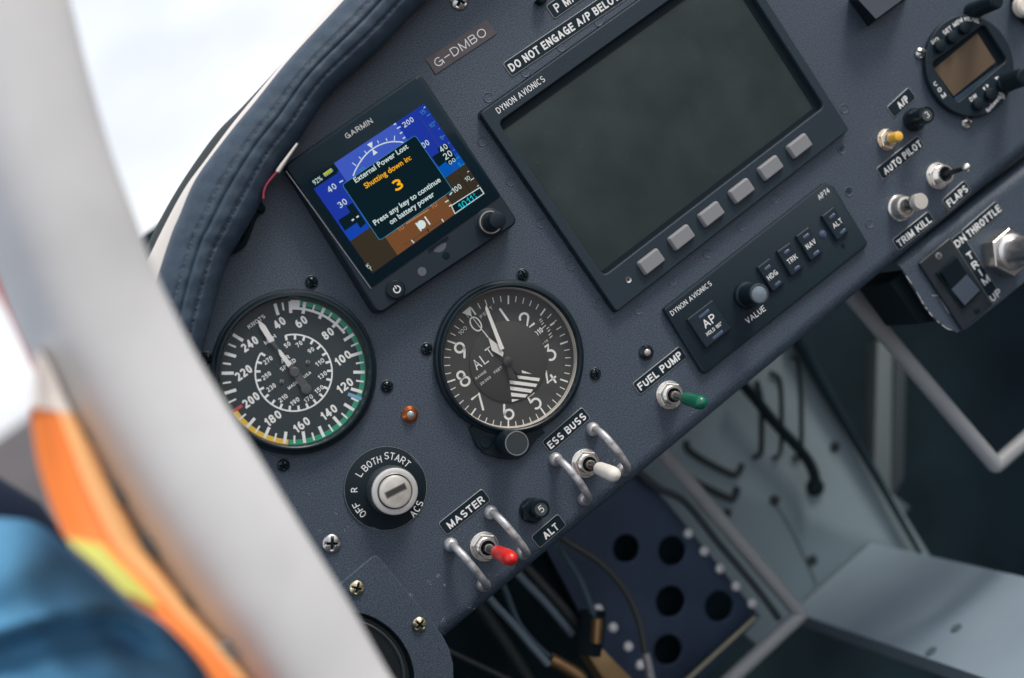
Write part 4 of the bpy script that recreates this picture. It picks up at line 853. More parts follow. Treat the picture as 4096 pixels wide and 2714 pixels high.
part('collar_ring', MB().lathe(igc, [(11.4, 10.2), (11.2, 10.9), (10.7, 11.1), (9.0, 11.1), (8.6, 10.8), (8.5, 9.4)], 64, cap=False), mat('satin_ring', (.62,.62,.61), .38, metal=.55), ck)
part('shadow_gap', MB().lathe(igc, [(8.7, 9.6), (8.6, 9.6)], 48), DARKHOLE, ck)
cyl = part('lock_cylinder', MB().lathe(igc, [(7.9, 9.0), (7.9, 11.6), (7.5, 12.3), (6.0, 12.55), (.01, 12.7)], 64), mat('nickel_face', (.76,.73,.67), .36, metal=.75, rvar=.1, vscale=160, var=.1), ig)
a_, b_ = Vector(at('Y3', 530, 440, 12.7)), Vector(at('Y3', 655, 376, 12.7)); km = MB(); km.line(a_, b_, 3.3, 12.78); part('slot_bevel', km, mat('slot_edge', (.40,.38,.35), .3, metal=1), cyl)
km = MB(); d_ = (b_-a_).normalized(); km.line(a_+d_*.5, b_-d_*.5, 2.3, 12.82); part('key_slot', km, mat('slot_dark_metal', (.07,.07,.072), .4, metal=.6), cyl)
tx = MB()
def arcword(s, x, y, cap, out=True, adv=.98, bold=.004):
    a = rad(ang('Y3', x, y, .9, ic)); p = Vector(at('Y3', x, y, .9)); r = (p-ic).length; n = len(s); wds = [(.45 if c == 'I' else .92 if c in 'OGQ' else .78 if c in 'LFT' else .86)*adv*cap for c in s]
    tot = sum(wds); pos = -tot/2
    for c, wd in zip(s, wds):
        m_ = pos+wd/2; th = a-m_/r if out else a+m_/r; q = ic+Vector((math.cos(th), math.sin(th)))*r
        textc(tx, c, q, cap, .95, width=wd*.80, rot=th-math.pi/2 if out else th+math.pi/2, bold=bold); pos += wd
arcword('START', 604, 204, 3.5); arcword('BOTH', 442, 235, 3.5, adv=.92); arcword('L', 367, 303, 3.5); arcword('R', 335, 403, 3.2); arcword('OFF', 366, 527, 3.5); arcword('ACS', 722, 520, 3.5, out=False)
part('lettering', tx, WHITE, ig)

# ---- toggle switches --------------------------------------------------------------------------
def hexnut(mb, c, r, h0, h1, rot=0., mi=0):
    p = [(c[0]+r*math.cos(rot+k*math.pi/3), c[1]+r*math.sin(rot+k*math.pi/3)) for k in range(6)]
    return mb.loft(p, [(0, h0), (0, h1-.35), (.45, h1)], mi)
def bushing(t, c, rn=7.0, rb=4.9, hb=7.0, rot=.3, m_=CHROME, hn=3.4):
    part('washer', MB().lathe(c, [(rn*1.06, 0), (rn*1.06, .7), (rn*1.0, .8)], 40), m_, t)
    nb = MB(); hexnut(nb, c, rn, .7, hn, rot); part('hex_nut', nb, m_, t, ang=20)
    pf = [(rb, hn-.2)]
    k = hn
    while k < hb-.6: pf += [(rb, k), (rb-.3, k+.3)]; k += .6
    pf += [(rb, hb-.3), (rb-.25, hb), (rb-1.1, hb), (rb-1.5, hb-1.8)]
    b = part('threaded_bush', MB().lathe(c, pf, 40, cap=False), m_, t, ang=50); part('bush_opening', MB().lathe(c, [(rb-1.3, hb-1.7), (rb-1.4, hb-1.7)], 32), DARKHOLE, b)
def capped(label, l, base, tip, col, rc=3.9, cap0=.36, grp='bat toggle switches'):
    c = at(l, *base, 3.); T = atX(l, *tip, c[0]+0); t = thing('toggle_switch', label, 'switch', (*c, 0), grp); bushing(t, c)
    a, b = Vector((c[0], c[1], 6.)), Vector(T); d = b-a; L2 = d.length; print(label, 'tip', [round(x, 1) for x in T], 'len', round(L2, 1))
    lv = MB(); lv.tube([tuple(a-d*.08), tuple(a), tuple(a+d*.12), tuple(a+d*.2), tuple(a+d*.55)], [2.6, 2.7, 2.3, 1.5, 1.7], 20); part('lever', lv, mat('lever_steel', (.45,.42,.38), .2, metal=1), t)
    ks_ = [(cap0, rc*.82), (cap0+.015, rc*.93), (cap0+.06, rc), (.66, rc*1.08), (.82, rc*1.12), (.90, rc*1.06), (.95, rc*.88), (.985, rc*.55), (1, rc*.05)]
    ks_ = [(cap0, .01)]+ks_; part('rubber_cap', MB().tube([tuple(a+d*k) for k, _ in ks_], [r for _, r in ks_], 28), col, t, ang=60); return t
RED = mat('red_rubber', (.60, .018, .014), .28, spec=.5); GRN = mat('green_rubber', (.004, .115, .062), .26, spec=.5); WHT = mat('ivory_rubber', (.66, .63, .57), .5, spec=.4, var=.06, vscale=200)
capped('toggle switch with a red rubber cap between its wire guards', 'Y3', (1150,757), (1318,832), RED, 3.4)
capped('toggle switch with a white rubber cap between its wire guards', 'Y4', (432,968), (640,1052), WHT, 3.4)
capped('toggle switch with a green rubber cap below the fuel pump placard', 'Y4', (1020,490), (1248,548), GRN, 3.35)
c = at('Z6', 805, 352, 3.); t = thing('toggle_switch', 'bare metal toggle switch with a ball tip beside the flaps placard', 'switch', (*c, 0), 'bat toggle switches'); bushing(t, c, 7.0, 5.3, 8.0)
T = Vector(at3('Z6', 986, 298, 21)); a = Vector((c[0], c[1], 7)); lv = MB(); lv.tube([tuple(a), tuple(a.lerp(T, .5)), tuple(T)], [1.7, 1.5, 1.25], 18); part('lever', lv, mat('dark_lever', (.05,.055,.065), .2, metal=.8), t)
bb = MB(); bb.tube([tuple(T+(T-a).normalized()*2.5*math.sin(rad(q))) for q in range(-90, 91, 15)], [max(.02, 2.5*math.cos(rad(q))) for q in range(-90, 91, 15)], 24); part('ball_tip', bb, CHROME, t, ang=60)
# push buttons
c = at('Z6', 530, 578, 2); t = thing('push_button', 'chrome capped push button above the trim kill placard', 'button', (*c, 0), 'push buttons on the right of the panel'); tp = at('Z6', 671, 533, 18)
part('base_collar', MB().lathe(c, [(7.4, 0), (7.4, 1.2), (7.0, 1.6), (6.6, 1.6), (6.4, 2.4), (6.2, 6.0), (5.6, 7.2), (4.2, 7.4), (3.8, 6.6)], 48, cap=True), CHROME, t)
part('shaft', MB().lathe(tp, [(3.4, 6.0), (3.4, 14)], 36), BLACKG, t); part('button_cap', MB().lathe(tp, [(4.4, 13.4), (4.5, 13.8), (4.5, 17.4), (4.2, 18), (.01, 18.05)], 48), mat('brushed_cap', (.78,.74,.68), .42, metal=.7), t)
c = at('Z4', 497, 1093, 2); t = thing('push_button', 'small yellow push button above the auto pilot placard', 'button', (*c, 0), 'push buttons on the right of the panel'); tp = at('Z4', 582, 1068, 13)
WN = mat('warm_nickel', (.70,.60,.48), .25, metal=1)
part('washer', MB().lathe(c, [(6.0, 0), (6.0, .7), (5.6, .8)], 40), WN, t); nb = MB(); hexnut(nb, c, 5.6, .7, 3.2, .2); part('hex_nut', nb, WN, t, ang=20)
part('threaded_bush', MB().lathe(c, [(3.6, 3), (3.6, 5.5), (3.3, 6.0), (2.4, 6.0)], 32), CHROME, t); part('button_cap', MB().lathe(tp, [(2.7, 5.0), (2.8, 12), (2.5, 12.8), (1.6, 13.2), (.01, 13.3)], 36), mat('yellow_plastic', (.75, .43, .06), .35), t)

# ---- circuit breakers -------------------------------------------------------------------------
def breaker(label, l, base, tip, num, hh, rot):
    c = at(l, *base, 2); tp = at(l, *tip, hh); t = thing('circuit_breaker', label, 'circuit breaker', (*c, 0), 'black circuit breakers'); m_ = at(l, (base[0]*.55+tip[0]*.45), (base[1]*.55+tip[1]*.45), hh*.45)
    part('base_ring', MB().lathe(c, [(6.6, 0), (6.6, 1.4), (6.3, 1.8)], 36, kn=-.03), BLACK, t); nb = MB(); hexnut(nb, c, 6.5, 1.5, 4.6, rot); part('hex_nut', nb, BLACKG, t, ang=20)
    part('barrel', MB().lathe(tp, [(4.9, 3.5), (4.9, hh-1.6), (4.6, hh-.5), (4.2, hh), (3.5, hh), (3.3, hh-.5)], 40, cap=False), BLACKG, t)
    f = part('button_face', MB().lathe(tp, [(3.45, hh-.55), (3.3, hh-.35)], 36), mat('breaker_face', (.045,.055,.058), .5), t); tx = MB(); textc(tx, num, tp, 3.6, hh-.30, width=2.4, bold=.0); part('number', tx, WHITE, f)
breaker('black circuit breaker marked 5 above the ALT placard', 'Y3', (1438,530), (1493,522), '5', 10, .1)
breaker('black circuit breaker marked 3 beside the small A/P placard', 'Z4', (706,938), (803,900), '3', 17, .4)

# ---- wire guards ------------------------------------------------------------------------------
def guard(label, l, f1, f2, hh=13.):
    a, b = Vector(at(l, *f1, 0)), Vector(at(l, *f2, 0)); d = (b-a); L2 = d.length; u = d/L2; t = thing('switch_guard', label, 'guard', (a.x, a.y, 0), 'bent aluminium switch guards'); P = []
    prof_ = [(0, 0), (.05, hh*.28)]; R0 = hh*.72
    for k in range(1, 9): q = rad(90*k/8); prof_.append((R0*(1-math.cos(q)), hh*.28+R0*math.sin(q)))
    mirror = [(L2-x, z) for x, z in reversed(prof_)]; allp = prof_+[(L2/2, hh+.7)]+mirror
    P = [(a.x+u.x*x, a.y+u.y*x, z) for x, z in allp]; P = smooth(P, 4)
    part('bent_rod', MB().tube(P, 1.95, 20), ALU, t, ang=60)
    for p in (a, b): part('foot', MB().lathe((p.x, p.y), [(3.6, 0), (3.6, .9), (3.4, 1.9), (2.9, 2.9), (2.1, 3.6), (1.2, 3.9)], 32), ALU, t)
guard('bent aluminium guard left of the red toggle', 'Y3', (932,742), (1133,990)); guard('bent aluminium guard right of the red toggle', 'Y3', (1180,542), (1378,792))
guard('bent aluminium guard left of the white toggle', 'Y4', (212,938), (412,1215)); guard('bent aluminium guard right of the white toggle', 'Y4', (472,728), (680,1010))

# ---- indicator lights -------------------------------------------------------------------------
def light(label, l, p, R, m_, lens):
    c = at(l, *p, 1.5); t = thing('indicator_light', label, 'light', (*c, 0), 'small indicator lights')
    part('bezel', MB().lathe(c, [(R, 0), (R, .8), (R*.62, 2.6), (R*.52, 2.6), (R*.5, 1.8)], 44, cap=False), m_, t)
    part('lens', MB().lathe(c, [(R*.5, 1.4), (R*.48, 2.2), (R*.36, 2.8), (R*.15, 3.1), (.01, 3.15)], 32), lens, t)
LENSM = mat('clear_lens', (.34, .36, .38), .12, spec=.6, metal=.25)
light('unlit indicator light in a copper coloured ring between the two gauges', 'Y2', (72,1060), 4.1, mat('copper', (.55, .17, .055), .3, metal=.9), LENSM)
light('unlit indicator light in a black ring above the fuel pump placard', 'Y4', (850,192), 4.0, BLACKG, mat('clear_lens2', (.42,.38,.37), .15, spec=.6, metal=.25))

# ---- round radio ------------------------------------------------------------------------------
CH = 4.
rc = at('Z4', 1140, 517, CH); RR = (Vector(at('Z4', 787, 517, CH))-Vector(rc)).length
rc = Vector(rc); pts4 = [Vector(at('Z4', x, y, CH)) for x, y in ((790,500),(1486,530),(1090,120),(1190,912))]; rc = sum(pts4, Vector((0, 0)))/4; RR = sum((p-rc).length for p in pts4)/4
print('radio R', RR, [(p-rc).length for p in pts4])
rd = thing('radio', 'round black radio with a brown screen and small rubber keys', 'radio', (rc.x, rc.y, 0)); RB = mat('radio_black', (.008,.018,.027), .45, spec=.28, bump=.2, bscale=1800)
wn = fillet(ats('Z4', [(835,500),(1250,190),(1432,470),(1035,812)], CH), 3.)
part('face', sheet(circ(rc, RR, 72), [wn], 0, CH, .6, 3), RB, rd)
part('screen_recess', MB().poly(inset(ccw(wn), -1), .5), BLACKM, rd); part('screen_frame', MB().poly(ats('Z4', [(1010,770),(1425,470),(1432,520),(1040,812)], 1.2), 1.3), mat('lower_frame', (.020,.050,.085), .35), rd)
part('screen', MB().poly(ats('Z4', [(850,542),(1190,265),(1332,490),(1003,757)], 1.), 1.6), mat('brown_lcd', (.105, .072, .045), .35, spec=.4), rd)
for x, y in [(908,360),(1005,290),(1100,215),(1208,815),(1303,740),(1400,660)]:
    q = at('Z4', x+8, y-2, CH+3); part('rubber_key', MB().lathe(q, [(3.5, CH-.1), (3.5, CH+2.3), (3.1, CH+2.9), (2.0, CH+3.2), (.01, CH+3.3)], 28), BLACK, rd)
tx = MB()
def zt(s, x, y, wd, cp, rot=0., bold=.03): textc(tx, s, at('Z4', x, y, CH), cp, CH+.06, width=wd, rot=rad(rot), bold=bold)
zt('I/O', 863, 320, 5.0, 2.4, -5); zt('SET', 958, 240, 6.2, 2.5, 0); zt('MEM', 1040, 177, 7.0, 2.5, -2)
for i, (s, x, y, r) in enumerate([('V',1098,150,-28),('O',1118,148,-32),('L',1137,150,-36),('/',1153,153,-38),('S',1168,157,-40),('E',1186,162,-44),('L',1203,168,-48)]): zt(s, x, y, 1.5, 2.3, r)
zt('C', 867, 658, 2.4, 2.5); zt('O', 898, 705, 2.6, 2.5); zt('M', 930, 750, 2.9, 2.5); zt('DW', 1162, 766, 5.2, 2.4, 0); zt('FREQ', 1463, 612, 7.4, 2.0, 62); zt('funkwerk', 1322, 812, 13.2, 2.6, 8, .03)
for k in range(3):
    q = at('Z4', 1372, 770, CH); tx.arc(q, 1.0+k*.9, 1.4+k*.9, -50, 70, CH+.06, n=8)
tx.poly(ats('Z4', [(1328,612),(1358,598),(1352,632)], CH), CH+.06); tx.poly(ats('Z4', [(1235,695),(1248,678),(1258,712)], CH), CH+.06); tx.poly(ats('Z4', [(1258,662),(1282,668),(1274,690)], CH), CH+.06)
part('lettering', tx, WHITE, rd)
def rknob(base, tip, r, hh):
    tp = at('Z4', *tip, hh); o = part('knob', MB().lathe(tp, [(r*1.05, .5), (r*1.05, CH+3), (r, CH+4), (r*.93, hh-1), (r*.8, hh)], 48, kn=-.03), BLACK, rd, ang=20); part('cap_face', MB().lathe(tp, [(r*.75, hh), (r*.7, hh+.3)], 36), BLACKM, o)
rknob((1190,80), (1352,8), 4.6, 24); rknob((1500,620), (1575,600), 5.4, 22)
c = Vector(at('Z4', 1690, -20, 4)); t = thing('instrument', 'partly seen black round instrument at the top right corner with an ivory button', 'gauge', (c.x, c.y, 0)); rr_ = (c-Vector(at('Z4', 1497, 40, 4))).length
part('bezel', MB().lathe(c, [(rr_, 0), (rr_, 3.4), (rr_-.6, 4), (rr_-2.2, 4)], 64), RB, t); q = at('Z4', 1575, 45, 8); part('button', MB().lathe(q, [(6, 4), (5.8, 8), (4.5, 9.2), (.01, 9.6)], 32), mat('ivory', (.72,.66,.58), .4), t)
# dark box at the top edge, right of the screen
bx = thing('avionics_box', 'grey faced dark box standing out of the panel at the top edge', 'box', (*at('Z4', 335, 210, 0), 0)); bo = ats('Z4', [(185,0),(335,210),(640,-10),(480,-240)], 0); bt = ats('Z4', [(262,0),(400,150),(640,-25),(500,-170)], 14)
b3 = [(x, y, 0) for x, y in bo]; t3 = [(x, y, 14) for x, y in bt]; part('sides', MB().add(b3+t3, [(0,1,5,4),(1,2,6,5),(2,3,7,6),(3,0,4,7)]), BLACKM, bx)
part('front_face', MB().poly(bt, 14), mat('box_face', (.050,.060,.078), .55, bump=.2), bx)
q = ats('Z3', [(925,0),(960,28),(1010,-8),(980,-45)], 5); single('dark_fitting', MB().box(q, 0, 6, .6), BLACKM, 'small dark fitting cut by the top edge beside the P MA placard', 'fitting', (*q[0], 0))

# ---- throttle bracket -------------------------------------------------------------------------
SH = -6.
tq = thing('throttle_bracket', 'hanging grey bracket below the panel edge holding the throttle and trim switch', 'bracket', (*at('Z6', 900, 900, SH), SH))
t0_, t1_ = Vector(at('Z6', 548, 1022, SH)), Vector(at('Z6', 1420, 352, SH)); t1x = t0_+(t1_-t0_)*1.35
fo = [tuple(t0_), tuple(Vector(at('Z6', 700, 1272, SH))), tuple(Vector(at('Z6', 765, 1352, SH))), tuple(Vector(at('Z6', 850, 1420, SH))), tuple(Vector(at('Z6', 925, 1445, SH))), tuple(Vector(at('Z6', 985, 1425, SH))), tuple(Vector(at('Z6', 1240, 1220, SH))), tuple(Vector(at('Z6', 1600, 925, SH))), tuple(t1x)]
part('face', MB().loft(fo, [(0, SH-1.6), (0, SH-.2), (.2, SH)]), PANEL, tq)
dn_ = Vector((-(t1x-t0_).y, (t1x-t0_).x)).normalized(); rb = MB(); rows = []
for k in range(0, 11): q = rad(9*k); rows.append([tuple(t0_+dn_*7*math.sin(q))+(SH-7*(1-math.cos(q)),), tuple(t1x+dn_*7*math.sin(q))+(SH-7*(1-math.cos(q)),)])
rows.append([tuple(t0_+dn_*7)+(SH-40,), tuple(t1x+dn_*7)+(SH-40,)]); rb.grid(rows); part('rolled_top', rb, PANEL, tq)
ew = MB(); ep = smooth([at3('Z6', x, y, SH+.1) for x, y in [(556,1035),(640,1165),(700,1270),(765,1350),(850,1418),(925,1442)]], 5)
for i in range(len(ep)-1):
    if random.random() < .55: ew.line(ep[i], ep[i+1], random.uniform(.2, .5), SH+.06)
ew.pline(smooth(ats('Z6', [(745,1190),(790,1192),(805,1215),(850,1290),(878,1325)], SH), 4), .35, SH+.05); part('worn_edge', ew, mat('bare_metal', (.55,.56,.58), .4), tq)
part('rear_block', MB().box(ats('Z6', [(450,1102),(560,1010),(790,1365),(655,1388)], -16), -50, -16, .5), BLACKM, tq)
rk = thing('rocker_switch', 'square black rocker switch plate on the throttle bracket', 'switch', (*at('Z6', 900, 1100, SH), SH))
p = ats('Z6', [(650,975),(862,792),(1178,1250),(968,1424)], SH+2); c, u, v, wd, ht = quadrect(p); part('mounting_plate', MB().loft(fillet(rect(c, u, v, wd, ht), .6), [(0, SH), (0, SH+1.6), (.4, SH+2)]), mat('rocker_plate', (.010,.017,.024), .4), rk)
p = ats('Z6', [(778,1030),(905,918),(1085,1150),(965,1282)], SH+3); c, u, v, wd, ht = quadrect(p)
part('rocker_rim', MB().loft(fillet(rect(c, u, v, wd*1.03, ht*1.03), .6), [(0, SH+1.9), (0, SH+2.8), (.4, SH+3)]), BLACKM, rk)
up_ = [tuple(c+u*a*wd*.43+v*b*ht) for a, b in ((-1,.46),(1,.46),(1,0),(-1,0))]; lo_ = [tuple(c+u*a*wd*.43+v*b*ht) for a, b in ((-1,0),(1,0),(1,-.46),(-1,-.46))]
rm = MB(); rm.add([up_[0]+(SH+5.5,), up_[1]+(SH+5.5,), up_[2]+(SH+3.2,), up_[3]+(SH+3.2,)], [(0, 3, 2, 1)], 0); rm.add([lo_[0]+(SH+3.2,), lo_[1]+(SH+3.2,), lo_[2]+(SH+4.4,), lo_[3]+(SH+4.4,)], [(0, 3, 2, 1)], 1)
rm.add([up_[0]+(SH+5.5,), up_[1]+(SH+5.5,), up_[1]+(SH+2.9,), up_[0]+(SH+2.9,)], [(0, 1, 2, 3)], 0); rm.add([lo_[3]+(SH+4.4,), lo_[2]+(SH+4.4,), lo_[2]+(SH+2.9,), lo_[3]+(SH+2.9,)], [(0, 3, 2, 1)], 0); rm.add([up_[0]+(SH+5.5,), up_[3]+(SH+3.2,), up_[3]+(SH+2.9,), up_[0]+(SH+2.9,)], [(0, 1, 2, 3)], 0)
part('rocker', rm, [BLACKG, mat('rocker_lower', (.035,.050,.075), .45)], rk)
for x, y, m_ in [(790,915,mat('small_screw', (.22,.21,.22), .4, metal=.6)),(1058,1290,BLACK)]:
    q = at('Z6', x, y, SH+2); s_ = part('plate_screw', MB().lathe(q, [(2.2, SH+1.9), (2.1, SH+2.4), (1.5, SH+2.6)], 24), m_, rk); r_ = MB(); r_.line((q[0]-1.2, q[1]-.5), (q[0]+1.2, q[1]+.5), .4, SH+2.63); r_.line((q[0]-.5, q[1]+1.2), (q[0]+.5, q[1]-1.2), .4, SH+2.64); part('cross_recess', r_, DARKHOLE, s_)
placard('black placard reading THROTTLE on the hanging bracket', 'Z6', [(948,740),(1188,533),(1246,605),(1001,815)], [('THROTTLE', (1105,672), .92, .56)], h=SH)
p = ats('Z6', [(877,800),(940,745),(1240,1190),(1170,1247)], SH+.5); c, u, v, wd, ht = quadrect(p)
tt = thing('placard', 'upright black placard reading DN, TRIM and UP beside the rocker switch', 'placard', (c.x, c.y, SH), 'engraved black placards'); R_ = fillet(rect(c, u, v, wd, ht), 1.4)
part('silver_border', MB().loft(R_, [(0, SH), (0, SH+.4)]), SILVER, tt); part('plate', MB().loft(inset(ccw(R_), .3), [(0, SH+.3), (0, SH+.52)]), PLATE, tt); tx = MB(); aa = math.atan2(u.y, u.x)
for s, x, y, w_ in [('DN',943,810,8.2),('T',1010,912,3.8),('R',1046,975,4.2),('I',1085,1030,1.2),('M',1120,1083,5),('UP',1188,1187,8.0)]: textc(tx, s, at('Z6', x, y, SH+.5), 4.4, SH+.57, width=w_, rot=aa, bold=.03)
part('lettering', tx, WHITE, tt)
th = thing('throttle', 'big chrome throttle shaft with a hexagon nut at the right edge', 'throttle', (*at('Z6', 1290, 880, SH), SH)); nc = at('Z6', 1283, 890, SH+8); nb = MB(); hexnut(nb, nc, 13.6, SH, SH+11, .02); part('hex_nut', nb, mat('zinc_nut', (.55,.52,.48), .3, metal=1, var=.1, vscale=200), th, ang=20)
part('sleeve', MB().lathe(nc, [(10.6, SH+10.5), (10.2, SH+12.5), (8.0, SH+13.5), (7.8, SH+44), (7.0, SH+46)], 56), mat('throttle_chrome', (.66,.65,.64), .34, metal=1), th); part('grip', MB().lathe(nc, [(6.0, SH+45), (7.4, SH+46), (7.6, SH+48), (7.6, SH+66)], 48, kn=-.04), mat('grip_orange_black', (.05,.025,.015), .5), th)

# ---- vent plate bottom left -------------------------------------------------------------------
VH = 3.0
vp = thing('vent_plate', 'dark grey cover plate with a large round air vent opening', 'plate', (*at('Y3', 500, 1100, 0), 0))
vo = ats('Y3', [(110,1090),(235,995),(450,815),(470,810),(492,822),(600,955),(700,1078),(830,1235),(880,1300),(925,1390),(948,1480),(950,1568),(935,1680),(880,1850),(500,2050),(-200,2000),(-300,1500)], VH)
vh = [at('Y3', x, y, VH) for x, y in smooth([(-120,1500),(0,1290),(150,1190),(335,1165),(450,1192),(560,1265),(640,1360),(690,1470),(706,1580),(690,1700),(600,1850),(400,1880),(100,1850),(-80,1720),(-120,1500)], 5)][:-1]
part('cover', sheet(vo, [vh], .2, VH, .4, 2), PANEL, vp)
vc = Vector((sum(q[0] for q in vh)/len(vh), sum(q[1] for q in vh)/len(vh)))
av = thing('air_vent', 'black round air vent tube inside the cover plate opening', 'vent', (vc.x, vc.y, 0)); part('tube_wall', MB().loft([tuple(vc+(Vector(q)-vc)*.985) for q in vh], [(0, VH-.6), (1.2, .6), (1.4, .3)], cap=True), mat('vent_black', (.006,.010,.013), .35), av)
part('inner_ring', MB().loft([tuple(vc+(Vector(q)-vc)*.86) for q in vh], [(0, .32), (.2, 1.0), (.8, 1.3), (1.6, 1.0), (1.7, .4)], cap=False), mat('vent_ring', (.035,.045,.055), .25), av)

# ---- loose wire at the pad --------------------------------------------------------------------
wt = thing('loose_wire', 'white sleeved end of a thin red wire sticking out from the leather roll', 'wire', at3('Z2', 200, 620, 16))
part('white_sleeve', MB().tube([at3('Z2', 158, 695, 22), at3('Z2', 185, 655, 23), at3('Z2', 215, 612, 24), at3('Z2', 271, 534, 25)], [1.0, .95, .75, .5], 12), mat('sleeve_white', (.70,.66,.60), .5), wt)
part('red_wire', MB().tube(smooth([at3('Z2', x, y, 20) for x, y in [(160,690),(125,730),(95,770),(80,808),(76,850)]], 6), .5, 8), mat('red_wire_skin', (.30,.03,.06), .4), wt)
cl = MB()
for x, y, r in [(1730,1370,3),(1700,1440,3.4),(1760,1410,2.4),(1670,1500,3.2),(1640,1560,3)]: cl.lathe(at('Z1', x, y, 4), [(r, 0), (r*1.1, 3), (r*.6, 5)], 9, rot=r)
single('foam_clip', cl, BLACKM, 'crumbly black foam peeping out below the leather roll beside the display', 'foam', (*at('Z1', 1700, 1440, 4), 0))
ht_ = MB().tube(smooth([at3('F', x, y, 4) for x, y in [(590,490),(575,530),(560,565),(535,580)]], 5), 1.6, 8); single('black_wire', ht_, BLACKM, 'short black wire hugging the inner edge of the leather roll', 'wire', at3('F', 560, 565, 4))

# ================================================================== FOREGROUND
RH = 220.
rp = [(-60,-190),(-5,40),(38,220),(90,400),(150,560),(206,707),(292,883),(362,1003),(462,1165),(562,1325),(665,1475),(770,1640),(860,1780)]
rw = [155,158,160,160,160,160,162,163,165,164,158,150,150]
P3 = smooth([at3('F', x, y, RH) for x, y in rp], 8); R3 = [x[0] for x in smooth([(w_*1.7312*(CO[2]-RH)/.957/FPX, 0) for w_ in rw], 8)]
rl_ = thing('canopy_rail', 'thick blurred white painted canopy rail crossing the foreground', 'rail', P3[40])
rt = MB(); rt.tube(P3, R3, 56, sh=lambda a: .872/(abs(math.cos(a+.45))**3+abs(math.sin(a+.45))**3)**(1/3))
part('tube', rt, mat('rail_white', (.53,.535,.545), .65, spec=.2, var=.15, vscale=11, bump=1., bscale=26), rl_)
for x, y, r_ in [(668,1508,2.2),(640,1500,1.6),(515,1495,1.8),(540,1512,1.2)]: part('scuff', MB().tube([at3('F', x-14, y+6, RH+15), at3('F', x+14, y-4, RH+15.5)], r_, 8), mat('scuff_grey', (.22,.24,.26), .7), rl_)
def rside(px, off, h): return [at3('F', x, y, h) for x, y in px]
part('dark_gasket', MB().tube(smooth(rside([(172,980),(256,1116),(322,1230),(420,1362),(492,1456)], 0, RH+10), 6), [.3+2.6*max(0, math.sin(i*1.05))**1.5 for i in range(25)], 10), mat('gasket', (.10,.12,.13), .7), rl_)
part('tape_seam', MB().tube(smooth(rside([(-50,540),(-6,650),(40,745),(95,872),(145,992),(233,1124),(296,1238),(396,1371),(466,1464),(542,1570),(600,1660)], 0, RH-4), 6), 1.5, 10), mat('orange_edge', (.72,.09,.04), .5), rl_)
# orange and yellow high visibility vest beside the rail
vl = [(84,820),(78,860),(74,920),(75,985),(92,1085),(128,1190),(160,1250),(230,1310),(300,1380),(390,1450),(470,1540),(520,1640)]
vr = [(100,800),(140,850),(185,930),(240,1010),(300,1110),(360,1210),(400,1270),(460,1350),(520,1430),(580,1510),(640,1600),(690,1680)]
a_, b_ = smooth([at3('F', x, y, 252) for x, y in vl], 6), smooth([at3('F', x, y, 208) for x, y in vr], 6); rows = []
for i, (p, q) in enumerate(zip(a_, b_)):
    row = []
    for k in range(19):
        s = k/18; z = 12*math.sin(math.pi*s)+3*math.sin(9*s+i*.11)*math.sin(math.pi*s); row.append(tuple(Vector(p).lerp(Vector(q), s)+Vector((0, 0, z))))
    rows.append(row)
vt_ = thing('safety_vest', 'blurred orange high visibility vest with a yellow edge beside the white rail', 'vest', a_[30])
def cloth(name, col):
    M = mat(name, col, .45, spec=.4); n, l = M.node_tree.nodes, M.node_tree.links; tr = n.new('ShaderNodeBsdfTranslucent'); tr.inputs['Color'].default_value = (*col, 1); x = n.new('ShaderNodeMixShader'); x.inputs['Fac'].default_value = .12
    l.new(n['Principled BSDF'].outputs[0], x.inputs[1]); l.new(tr.outputs[0], x.inputs[2]); l.new(x.outputs[0], n['Material Output'].inputs['Surface']); return M
part('orange_cloth', MB().grid(rows), cloth('fluo_orange', (1., .27, .065)), vt_, ang=80)
part('painted_glare', MB().grid([[tuple(Vector(p)+Vector((0, 0, 1.2))) for p in r] for r in rows[0:15]]), cloth('glare_white', (.9, .88, .84)), vt_, ang=80)  # white patch paints the glare at the top of the orange cloth
part('painted_glare', MB().grid([[tuple(Vector(r[k])+Vector((0, 0, 1.0))) for k in range(8, 15)] for r in rows[14:60]]), cloth('highlight_peach', (1., .56, .24)), vt_, ang=80)  # peach patch paints the broad highlight down the orange cloth
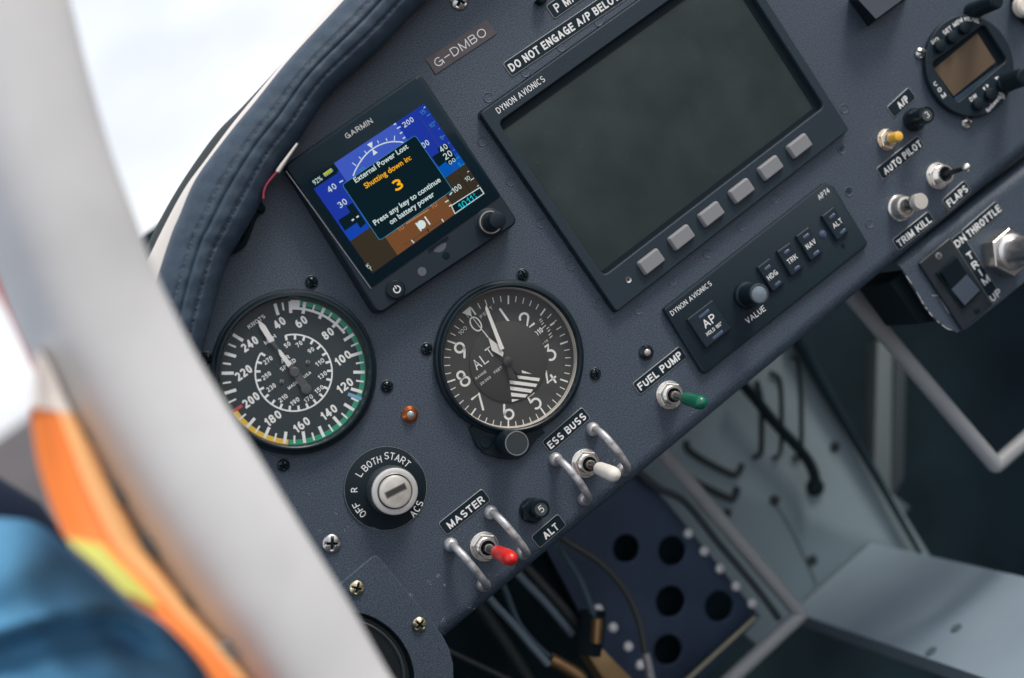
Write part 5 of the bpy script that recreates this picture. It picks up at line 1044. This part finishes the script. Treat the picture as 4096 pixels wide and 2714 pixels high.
part('yellow_band', MB().grid([[tuple(Vector(r[k])+Vector((0, 0, 1.5))) for k in range(0, 7)] for r in rows[35:48]]), cloth('fluo_yellow', (.66, .68, .16)), vt_, ang=80)
# the knee of a person in jeans
DEN = mat('denim', (.050, .145, .26), .8, spec=.2, bump=.5, bscale=500, var=.25, vscale=60)
def limb(bm_, path, r):
    mb = MB(); mb.tube(smooth(path, 8), [x[0] for x in smooth([(q, 0) for q in r], 8)], 28); return mb
E_ = smooth([(-450,1205),(-200,1192),(0,1196),(95,1215),(189,1297),(309,1405),(404,1455),(499,1550),(580,1660),(640,1800)], 10)
cre = [(-500,1540),(-200,1500),(0,1457),(126,1417),(252,1405),(353,1443),(420,1475),(900,1800)]
def lerp_y(x):
    for (x0, y0), (x1, y1) in zip(cre, cre[1:]):
        if x <= x1: return y0+(y1-y0)*(x-x0)/(x1-x0)
    return 1800
NT = 44; fr_, bk_ = [], []
for ex, ey in E_:
    rf, rb_ = [], []
    for k in range(NT+1):
        q = 560*(k/NT)**1.3; x, y = ex-.45*q, ey+.89*q; t_ = min(q/270, 1); h_ = 205+30*math.sqrt(max(0, 1-(1-t_)**2)); dy_ = y-lerp_y(x); fd = max(0, min(1, (430-x)/120))*min(1, q/40)
        h_ += fd*(7*math.exp(-(dy_/24)**2)-12*math.exp(-((dy_-62)/40)**2))+min(1, q/60)*(1.1*math.sin(x*.021+y*.034)+.6*math.sin(x*.047-y*.019))
        rf.append(at3('F', x, y, h_)); rb_.append(at3('F', x, y, 195-40*math.sqrt(max(0, 1-(1-t_)**2))))
    fr_.append(rf); bk_.append(rb_)
body = MB().grid(fr_); body.grid([r[::-1] for r in bk_])
ps_ = thing('person', 'person in blue jeans, only a bent knee and folded trouser leg in view', 'person', at3('F', 100, 1450, 200))
part('jeans', body, mat('denim', (.075, .235, .40), .8, spec=.2, bump=.6, bscale=500, var=.16, vscale=45), ps_, ang=80)
nv = MB().tube([at3('F', -260, 1090, 150), at3('F', -60, 1190, 160), at3('F', 40, 1235, 160), at3('F', 110, 1290, 155)], [16, 15, 13, 9], 20)
part('jacket_hem', nv, mat('navy_cloth', (.012,.025,.055), .8), ps_)
